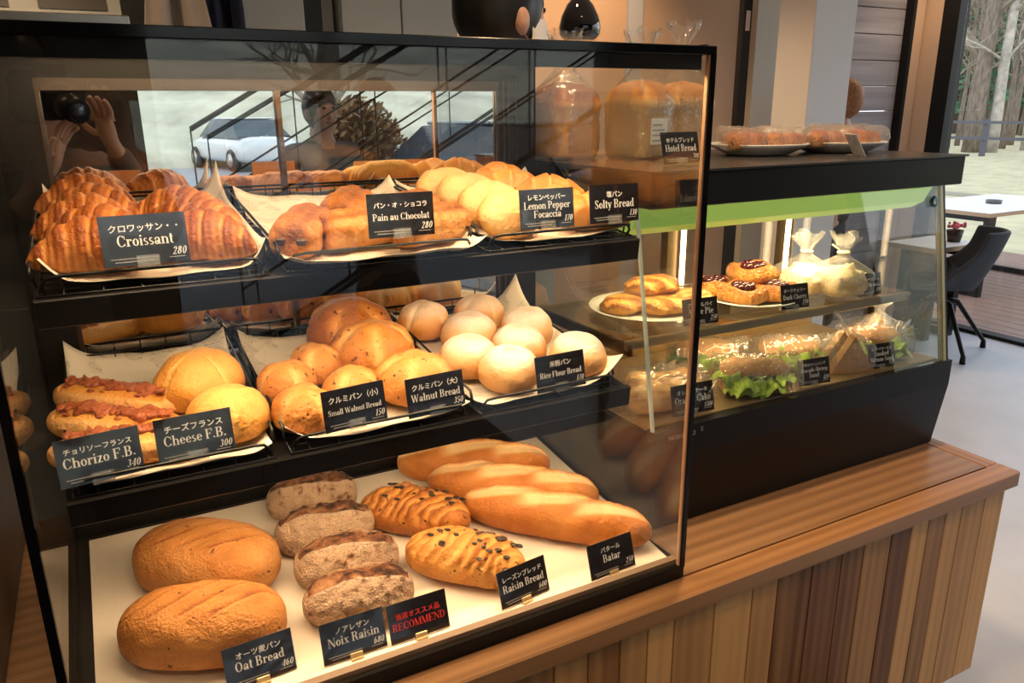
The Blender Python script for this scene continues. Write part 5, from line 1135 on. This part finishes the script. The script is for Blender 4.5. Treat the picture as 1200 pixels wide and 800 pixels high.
    MB().tube([(-.026, -.098, 1.548), (0, -.106, 1.546), (.026, -.098, 1.548)], .006, 6).build('mouth', M('lips', (.42, .16, .13), .5), e)
    if mask:
        mk = MB(); mk.grid(lambda u, v: (.082*math.sin((u-.5)*2.6), .004-(.118+.012*math.sin(v*PI))*math.cos((u-.5)*2.5), 1.535+.075*v), 18, 8); mo = mk.build('face_mask', M('white_mask', (.78, .78, .78), .8), e); so = mo.modifiers.new('thick', 'SOLIDIFY'); so.thickness = .002
        for s in (-1, 1): MB().tube([(s*.078, -.03, 1.60), (s*.092, .012, 1.615), (s*.092, .016, 1.585), (s*.078, -.03, 1.55)], .0016, 6).build('ear_loop', M('mask_loop', (.55, .18, .15), .6), e)
    return e
down = [((-.25, .02, 1.10), (-.24, -.05, .86), (.0, -.1, -1)), ((.25, .02, 1.10), (.24, -.05, .86), (0, -.1, -1))]
work = [((-.25, .02, 1.12), (-.12, -.22, 1.05), (.3, -1, -.2)), ((.25, .02, 1.12), (.14, -.22, 1.05), (-.3, -1, -.2))]
DARKC = M('charcoal_cloth', (.03, .03, .035), .85); GREYC = M('grey_jacket', (.17, .19, .22), .85); BEIGEC = M('dark_taupe_coat', (.10, .085, .08), .85); TRS = M('dark_trousers', (.025, .025, .03), .85)
person(T_(.268, 1.15, FL) @ RZ(R(95)), 'black haired person in a grey top and white face mask behind the bread case', work, M('grey_uniform', (.30, .31, .33), .8), TRS, HAIRB, 1.12, .30, True)
person(T_(3.445, 2.62, FL) @ RZ(R(205)), 'person with auburn hair partly hidden by the white column', down, DARKC, TRS, HAIRG, .985, .22)
# ------------------------------------------------------------------ the photographer and the camera held up to the eye (seen in the mirror)
PH = T_(-.7852-.33*.4695+.02*.883, -.8682-.33*.8829-.02*.4695, FL) @ RZ(R(152))
phot = person(PH, 'person photographing the display, camera raised, reflected in the mirror', [((-.30, -.06, 1.26), (-.125, -.205, 1.475), (.25, -.12, .95)), ((.22, -.08, 1.22), (.075, -.215, 1.41), (-.35, -.12, .9))], BEIGEC, TRS, HAIRB, 1.0, .10)
cb_ = empty('camera', camo.matrix_world @ T_(0, 0, .012), label='black camera held up by the photographer, reflected in the mirror', cat='camera')
MB().box(-.068, .066, -.048, .046, .075, .128, bev=.008).box(-.028, .028, .044, .068, .078, .122, bev=.008).build('body', BLK, cb_)
MB().lathe([(.0, .012), (.028, .008), (.036, .004), (.036, .030), (.039, .032), (.039, .078), (0, .078)], 32).build('lens', BLK, cb_)
MB().lathe([(0, .0065), (.027, .0075), (.027, .0085), (0, .0085)], 32).build('lens_glass', M('lens_glass', (.02, .03, .06), .03, coat=1), cb_)
# second customer further back
person(T_(.40, -2.62, FL) @ RZ(R(165)), 'person in a grey jacket standing behind, reflected in the mirror', work, GREYC, TRS, M('brown_hair', (.05, .028, .015), .5), .97, .22)
# stair railings behind the viewer (seen in the mirror and the front glass)
RAILM = M('dark_rail', (.05, .04, .035), .4)
def railing(x0, z0, x1, z1, y, label):
    e = empty('stair_railing', T_((x0+x1)/2, y, FL), label=label, cat='railing', group=None); bpy.context.view_layer.update()
    P = lambda t, dz: (x0+(x1-x0)*t, y, z0+(z1-z0)*t+dz)
    part(MB().tube([P(0, 0), P(1, 0)], .012, 10), 'handrail', RAILM, e)
    m = MB()
    for dz in (-.30, -.55): m.tube([P(0, dz), P(1, dz)], .005, 8)
    part(m, 'lower_rail', RAILM, e)
    n = 4
    for k in range(n):
        a = P(k/n, 0); part(MB().tube([a, (a[0], y, max(FL+.002, a[2]-.8) if k else FL+.002)], .004, 8), 'baluster', RAILM, e)
    part(MB().tube([P(0, -.80), P(1, -.80)], .010, 8), 'stringer', RAILM, e)
    a = P(1, 0); part(MB().tube([(a[0], y, FL+.002), a], .02, 8), 'newel_post', RAILM, e)
railing(-.36, .690, 1.25, 1.60, -2.02, 'dark sloping stair railing nearest the viewer, reflected in the mirror')
railing(-.24, .640, 1.55, 1.62, -2.42, 'second dark stair railing parallel to the first, reflected in the mirror')

# ------------------------------------------------------------------ chairs and tables at the right
GREYF = M('charcoal_felt', (.060, .066, .080), .85, noise=.15, scale=120); OAKE = M('oak_edge', (.42, .27, .16), .5); TOPWH = M('white_table_top', (.80, .80, .82), .35)
def shell_chair(Mx, label, swivel=0):
    e = empty('dining_chair', Mx, label=label, cat='chair', group='charcoal shell chairs')
    def fn(u, v):
        x = (u-.5)*2; # across
        if v < .45: q = v/.45; y = -.22+.40*q; z = .455-.02*math.sin(q*PI)+.01*(1-q); w_ = .215+.02*q
        else: q = (v-.45)/.55; y = .18+.11*q+.05*math.sin(q*PI*.5); z = .455+.40*q**1.1; w_ = .235-.03*q
        c = abs(x)**2.6; return (x*w_, y-.20*c*(.35+.65*min(1, v/.45))*(v > .2)*min(1, (v-.2)*4)*.75, z+.17*c*max(0, 1-abs(v-.42)/.42)+.0)
    mb = MB(); mb.grid(fn, 24, 34); o = mb.build('seat_shell', GREYF, e); s = o.modifiers.new('thick', 'SOLIDIFY'); s.thickness = .032; s.offset = 0; b = o.modifiers.new('sub', 'SUBSURF'); b.levels = b.render_levels = 1
    MB().lathe([(.10, .425), (.10, .435), (.035, .420), (.03, .33), (0, .33)], 24).build('column', BLK, e)
    for k in range(4):
        a = PI/4+k*PI/2+swivel; c_, s_ = math.cos(a), math.sin(a); l = MB(); l.tube([(0, 0, .36), (c_*.12, s_*.12, .345), (c_*.33, s_*.33, .085), (c_*.36, s_*.36, .05)], [.020, .018, .014, .013], 8)
        lo = l.build('leg', BLK, e); MB().tube([(c_*.36, s_*.36, .055), (c_*.362, s_*.362, .0)], [.016, .020], 8).build('glide', BLK, lo)
shell_chair(T_(4.03, 2.156, FL) @ RZ(R(-140)) @ Matrix.Diagonal((.93, .93, .95, 1)), 'charcoal shell chair on black splayed legs right of the chilled case', R(68))
def table(x, y, w_, d_, yaw, label, z=FL, h=.72, grp=None):
    e = empty('table', T_(x, y, z) @ RZ(R(yaw)), label=label, cat='table', group=grp)
    MB().box(-w_/2, w_/2, -d_/2, d_/2, h-.004, h, bev=.001).build('table_top', TOPWH, e); MB().box(-w_/2, w_/2, -d_/2, d_/2, h-.035, h-.0045).build('top_edge', OAKE, e)
    for s in (-1, 1):
        f = MB(); X_ = s*(w_/2-.12); q = .028
        f.box(X_-q, X_+q, -d_/2+.05, d_/2-.05, 0, .05).box(X_-q, X_+q, -d_/2+.05, d_/2-.05, h-.085, h-.036).box(X_-q, X_+q, -d_/2+.05, -d_/2+.10, .05, h-.085).box(X_-q, X_+q, d_/2-.10, d_/2-.05, .05, h-.085); f.build('leg_frame', BLK, e)
table(6.33, 3.25, 1.5, .85, 0, 'white topped table on black sled legs out on the deck', FL+.0)
table(4.28, 2.42, .50, .36, 0, 'small white topped table indoors behind the chilled case', FL, .66)
ad = MB(); ad.lathe([(0, .004), (.055, .004), (.06, 0), (.068, .03), (.062, .03), (.055, .008), (0, .008)], 24); link('ashtray', ad.mesh('ashtray', M('dark_tray', (.10, .09, .09), .3)), None, T_(6.28, 3.22, FL+.7205), label='small dark tray on the white outdoor table', cat='ashtray')
fp = empty('flower_pot', T_(4.40, 2.36, FL+.6605), label='dark pot of pink flowers on the small indoor table', cat='flower pot'); MB().lathe([(0, 0), (.04, 0), (.055, .08), (.05, .08), (.045, .06), (0, .06)], 20).build('pot', DARKB, fp)
m = MB(); r = random.Random(3)
for k in range(26): a, q = r.random()*6.3, r.random()*.055; m.ball((q*math.cos(a), q*math.sin(a), .085+r.random()*.045), r.uniform(.009, .014), 7)
m.build('blossoms', M('pink_blossom', (.75, .16, .22), .6, noise=.4, scale=70), fp)

# ------------------------------------------------------------------ outdoors
GR = FL-.02
GRASS = M('pale_winter_grass', (.47, .42, .26), .95, noise=.2, scale=2.2); ASPH = M('asphalt', (.36, .37, .39), .9, noise=.08, scale=3); SLOPE = M('dry_slope', (.54, .51, .39), .95, noise=.3, scale=.5)
struct('ground_lawn', MB().box(XR+3.4, 90, -60, 90, GR-.3, GR-.02), GRASS)
dk = MB(); x = XR+.06
while x < XR+3.3: dk.box(x, x+.14, -3, 6.5, GR-.06, GR+.02, bev=.004); x += .146
struct('deck', dk, DECKM)
struct('ground_road', MB().box(-60, XR+3.3, -60, YF-.12, GR-.3, GR-.05), ASPH)
sl = MB(); sl.grid(lambda u, v: (-60+150*u, -24-30*v, GR-.05+7.0*v**.8+.25*math.sin(40*u+9*v)), 60, 20); struct('hill_slope', sl, SLOPE)
struct('path_track', MB().box(13.2, 13.75, -20, 60, GR-.02, GR-.008), M('track_soil', (.26, .23, .17), .95))
# fence of posts and two rails
fe = empty('paddock_fence', T_(25, 14, GR), label='dark post and rail fence along the far edge of the lawn', cat='fence'); bpy.context.view_layer.update()
FEM = M('weathered_fence', (.10, .10, .12), .8)
for k in range(14): y = 2.4+k*2.05; part(MB().box(24.93, 25.07, y-.07, y+.07, GR-.02, GR+1.15), 'post', FEM, fe)
fr_ = MB()
for z in (.55, 1.05): fr_.box(24.88, 24.93, 2, 30, GR+z-.045, GR+z+.045)
part(fr_, 'rail', FEM, fe)
BARK = M('bark', (.20, .155, .12), .9, noise=.45, scale=3.5, stretch=(4, 4, 1)); BARKP = M('pale_bark', (.42, .38, .33), .9, noise=.35, scale=4); NEED = M('conifer_needles', (.055, .13, .06), .8, noise=.45, scale=2.5); TWIG = M('twigs', (.30, .25, .19), .9, noise=.3, scale=3)
def branch(m, p, d, L, r0, depth, r):
    p = Vector(p); d = Vector(d).normalized(); pts = [p]; n = 4
    for k in range(n):
        d = (d+Vector((r.gauss(0, .16), r.gauss(0, .16), r.gauss(.03, .10)))).normalized(); p = p+d*L/n; pts.append(p)
    m.tube(pts, [r0*(1-.7*k/n) for k in range(n+1)], 5)
    if depth > 0:
        for k in range(4): q = pts[1+k % n]; branch(m, q, d+Vector((r.gauss(0, .7), r.gauss(0, .7), r.gauss(.15, .4))), L*.55, r0*.45, depth-1, r)
def bare_tree(x, y, h, r0, seed, label, bark, z=GR, lean=0):
    r = random.Random(seed); e = empty('bare_tree', T_(x, y, z-.1), label=label, cat='tree', group='trees beyond the fence')
    t = MB(); n = 9; pts = [(lean*h*k/n+r.gauss(0, .03)*h*.06, r.gauss(0, .03)*h*.06, h*k/n) for k in range(n+1)]; t.tube(pts, [r0*(1.25 if k == 0 else 1-.75*k/n) for k in range(n+1)], 10); t.build('trunk', bark, e)
    b = MB()
    for k in range(11): q = pts[2+k % (n-2)]; a = r.random()*6.3; branch(b, q, (math.cos(a), math.sin(a), .5+.4*r.random()), h*.26, r0*.28, 2, r)
    b.build('branches', TWIG if bark is BARK else bark, e)
def conifer(x, y, h, w_, seed, label):
    r = random.Random(seed); e = empty('conifer', T_(x, y, GR-.1), label=label, cat='tree', group='conifers beyond the fence')
    MB().tube([(0, 0, 0), (0, 0, h)], [w_*.08, .02], 8).build('trunk', BARK, e); m = MB()
    for k in range(900):
        u = r.random()**.8; z = h*(.10+.9*u); a = r.random()*6.3; q = w_*(1-u)*(.35+.65*r.random()); c = Vector((q*math.cos(a), q*math.sin(a), z-.12*q)); s = .30+.35*r.random()
        d = Vector((math.cos(a), math.sin(a), -.35)); o = d.orthogonal().normalized()*s*.35; m.add([c-d*s*.5+o, c-d*s*.5-o, c+d*s], [(0, 1, 2)])
    m.build('foliage', NEED, e, kind='stuff')
spec = [(27.0, 16.30, 14, .30, 'thick brown trunk nearest the fence'), (27.3, 15.80, 14, .19, 'pale mottled trunk right of the thick one'), (29, 18.6, 12, .10, 'thin bare trunk at the left of the view'), (31, 19.4, 11, .09, 'thin bare tree just left of the thick trunk'), (33, 20.2, 12, .13, 'bare tree behind the thick trunk'), (30, 17.0, 12, .10, 'thin bare tree between the mottled trunk and the conifers'), (29.4, 15.9, 12, .10, 'pale slim trunk leaning right'), (34, 23.0, 12, .12, 'bare tree far left'), (33, 18.4, 12, .13, 'bare tree in front of a conifer at the right'), (37, 22.9, 13, .14, 'bare tree deep in the woods')]
for i, (x, y, h, r0, lb) in enumerate(spec): bare_tree(x, y, h, r0, i, lb, BARKP if i in (1, 6) else BARK, lean=.05 if i == 6 else 0)
for i, (x, y, h, w_, lb) in enumerate([(39, 22.2, 16, 2.6, 'dark conifer right of the thick trunk'), (46, 27.2, 17, 2.8, 'dark conifer behind the thick trunk'), (38.5, 20.4, 15, 2.5, 'dark conifer at the right edge of the view'), (48, 31.0, 15, 2.6, 'dark conifer at the far left of the woods')]): conifer(x, y, h, w_, 50+i, lb)
wd = MB(); r = random.Random(5)
for k in range(420):
    x = r.uniform(44, 62); y = .61*x+r.uniform(-7, 6); h = r.uniform(7, 13); rr = r.uniform(.05, .16); wd.tube([(x, y, GR), (x+r.gauss(0, .4), y+r.gauss(0, .4), GR+h)], [rr, rr*.35], 5)
    for q in range(5): z = r.uniform(2, h*.9); a = r.random()*6.3; wd.tube([(x, y, GR+z), (x+1.3*math.cos(a), y+1.3*math.sin(a), GR+z+.9)], [rr*.3, .012], 4)
tag(wd.build('woods', M('woodland_brown', (.24, .20, .15), .9, noise=.3, scale=.5)), 'hazy brown woodland of many thin trunks far beyond the fence', 'woodland', kind='stuff')
# cars parked outside the front windows (seen in the mirror)
def car(Mx, paint, label):
    e = empty('car', Mx, label=label, cat='car'); m = MB()
    sec = [(-2.15, .35, .62, .66), (-2.1, .30, .78, .76), (-1.5, .22, .92, .84), (-.85, .2, .98, .87), (-.2, .2, 1.0, .88), (.9, .2, 1.0, .88), (1.7, .22, .98, .86), (2.1, .3, .9, .80), (2.15, .38, .7, .74)]
    n = 20; vs = []
    for x, z0, z1, hw in sec:
        for k in range(n):
            a = 2*PI*k/n; c, s = math.cos(a), math.sin(a); vs.append((x, hw*math.copysign(abs(c)**.45, c), (z0+z1)/2+(z1-z0)/2*math.copysign(abs(s)**.5, s)))
    m.add(vs, [(i*n+q, i*n+(q+1) % n, (i+1)*n+(q+1) % n, (i+1)*n+q) for i in range(len(sec)-1) for q in range(n)]+[tuple(range(n))[::-1], tuple((len(sec)-1)*n+q for q in range(n))], True); m.build('body', paint, e)
    g = MB(); c2 = [(-1.05, .93, .95, .80), (-.35, .93, 1.42, .68), (.2, .93, 1.47, .66), (1.1, .93, 1.42, .66), (1.75, .93, .97, .78)]; vs = []
    for x, z0, z1, hw in c2:
        vs += [(x, -.82, z0), (x, -hw, z1), (x, hw, z1), (x, .82, z0)]
    g.add(vs, [(i*4+q, i*4+(q+1) % 4, (i+1)*4+(q+1) % 4, (i+1)*4+q) for i in range(4) for q in range(4)]); g.build('cabin_glass', M('car_glass', (.05, .07, .09), .08), e)
    rf = MB(); rf.box(-.3, 1.05, -.64, .64, 1.44, 1.49, bev=.02); rf.build('roof', paint, e)
    for x in (-1.35, 1.3):
        for s in (-1, 1): w1 = MB().lathe([(0, -.1), (.29, -.1), (.32, -.07), (.32, .07), (.29, .1), (0, .1)], 24, M=T_(x, s*.80, .32) @ RX(PI/2)).build('wheel', M('tyre', (.02, .02, .02), .8), e); MB().lathe([(0, .0), (.19, .0), (.19, .01), (0, .03)], 16, M=T_(x, s*.905, .32) @ RX(-s*PI/2)).build('hub_cap', STEEL, w1)
    for s in (-1, 1): MB().ball((-2.08, s*.58, .68), (.06, .18, .08), 10).build('headlamp', M('headlamp', (.8, .82, .85), .1), e)
    MB().box(-2.17, -2.10, -.5, .5, .42, .56, bev=.01).build('grille', BLK, e)
car(T_(3.3, -23.2, GR-.05) @ RZ(R(76)), M('white_paint', (.80, .81, .83), .2, coat=1), 'white car parked before the slope, reflected in the mirror')
car(T_(4.2, -8.6, GR-.05) @ RZ(R(75)), M('silver_grey_paint', (.22, .24, .27), .25, .5, coat=1), 'grey car parked close to the window, reflected at the right of the mirror')
bare_tree(4.2, -17.0, 7, .35, 77, 'bare autumn tree outside the front windows, reflected in the mirror', BARK)
bs = MB(); r = random.Random(8)
for k in range(3600): q_ = Vector((r.gauss(0, 1), r.gauss(0, 1), r.gauss(0, 1))).normalized()*(.25+.75*r.random()**.5); p = [q_.x*.75, q_.y*.5, 1.0+q_.z*.85]; s = .04+.03*r.random(); n_ = Vector((r.gauss(0, 1), r.gauss(0, 1), r.gauss(0, 1))).normalized(); o1 = n_.orthogonal()*s; o2 = n_.cross(o1).normalized()*s*.6; c = Vector(p); bs.add([c-o1, c-o2, c+o1, c+o2], [(0, 1, 2, 3)])
sb_ = empty('brown_shrub', T_(2.75, -9.6, GR-.05), label='brown leaved shrub outside the front windows, reflected in the mirror', cat='shrub'); bs.build('foliage', M('brown_leaves', (.22, .12, .05), .85, noise=.5, scale=2), sb_, kind='stuff'); MB().tube([(0, 0, 0), (.1, 0, .6), (.0, .1, 1.4)], [.06, .05, .02], 8).build('stem', BARK, sb_)
# low dark stand and wooden chairs are not visible enough to place

# ------------------------------------------------------------------ room lamps
def downlight(x, y, en, col, label, target=None):
    e = empty('downlight', T_(x, y, CE-.001), label=label, cat='lamp', group='recessed ceiling downlights')
    MB().lathe([(.055, 0), (.062, -.006), (.050, -.004), (.045, .0)], 24).build('trim_ring', CHROME, e)
    MB().lathe([(0, -.0012), (.044, -.0012), (.044, -.0006), (0, -.0006)], 24).build('lens', M('lamp_lens', (1, .9, .75), .4, emit=(1, .75, .45), es=8), e)
    l = bpy.data.lights.new('lamp', 'SPOT'); l.energy = en*1.7; l.color = col; l.spot_size = 1.9; l.spot_blend = .8; l.shadow_soft_size = .05
    o = bpy.data.objects.new('lamp', l); COL.objects.link(o); o.parent = e; o.location = (0, 0, -.02)
WARM = (1, .66, .36)
for x, y, en, lb in ((.95, 2.55, 60, 'downlight washing the warm wall above the pendant lamp'), (1.75, 2.55, 60, 'downlight washing the warm wall near the grey pilaster'), (4.30, 2.55, 22, 'downlight beside the window frame'), (.3, 1.3, 25, 'downlight over the masked person'), (-1.0, 1.6, 22, 'downlight over the kitchen hood'), (.26, .22, 70, 'ceiling lamp added to brighten the bagged loaves'), (.9, -.9, 26, 'ceiling lamp added to brighten the counter front'), (-.1, -1.5, 20, 'downlight in front of the counter'), (-1.4, -1.0, 20, 'downlight left of the viewer')):  # lamps over the loaves and the counter end are added for brightness
    downlight(x, y, en, WARM, lb)

# everything above was laid out from the counter top: lift it so that the room floor is at zero
bpy.context.view_layer.update()
for o in list(SC.objects):
    if o.parent is None: o.location.z += CT
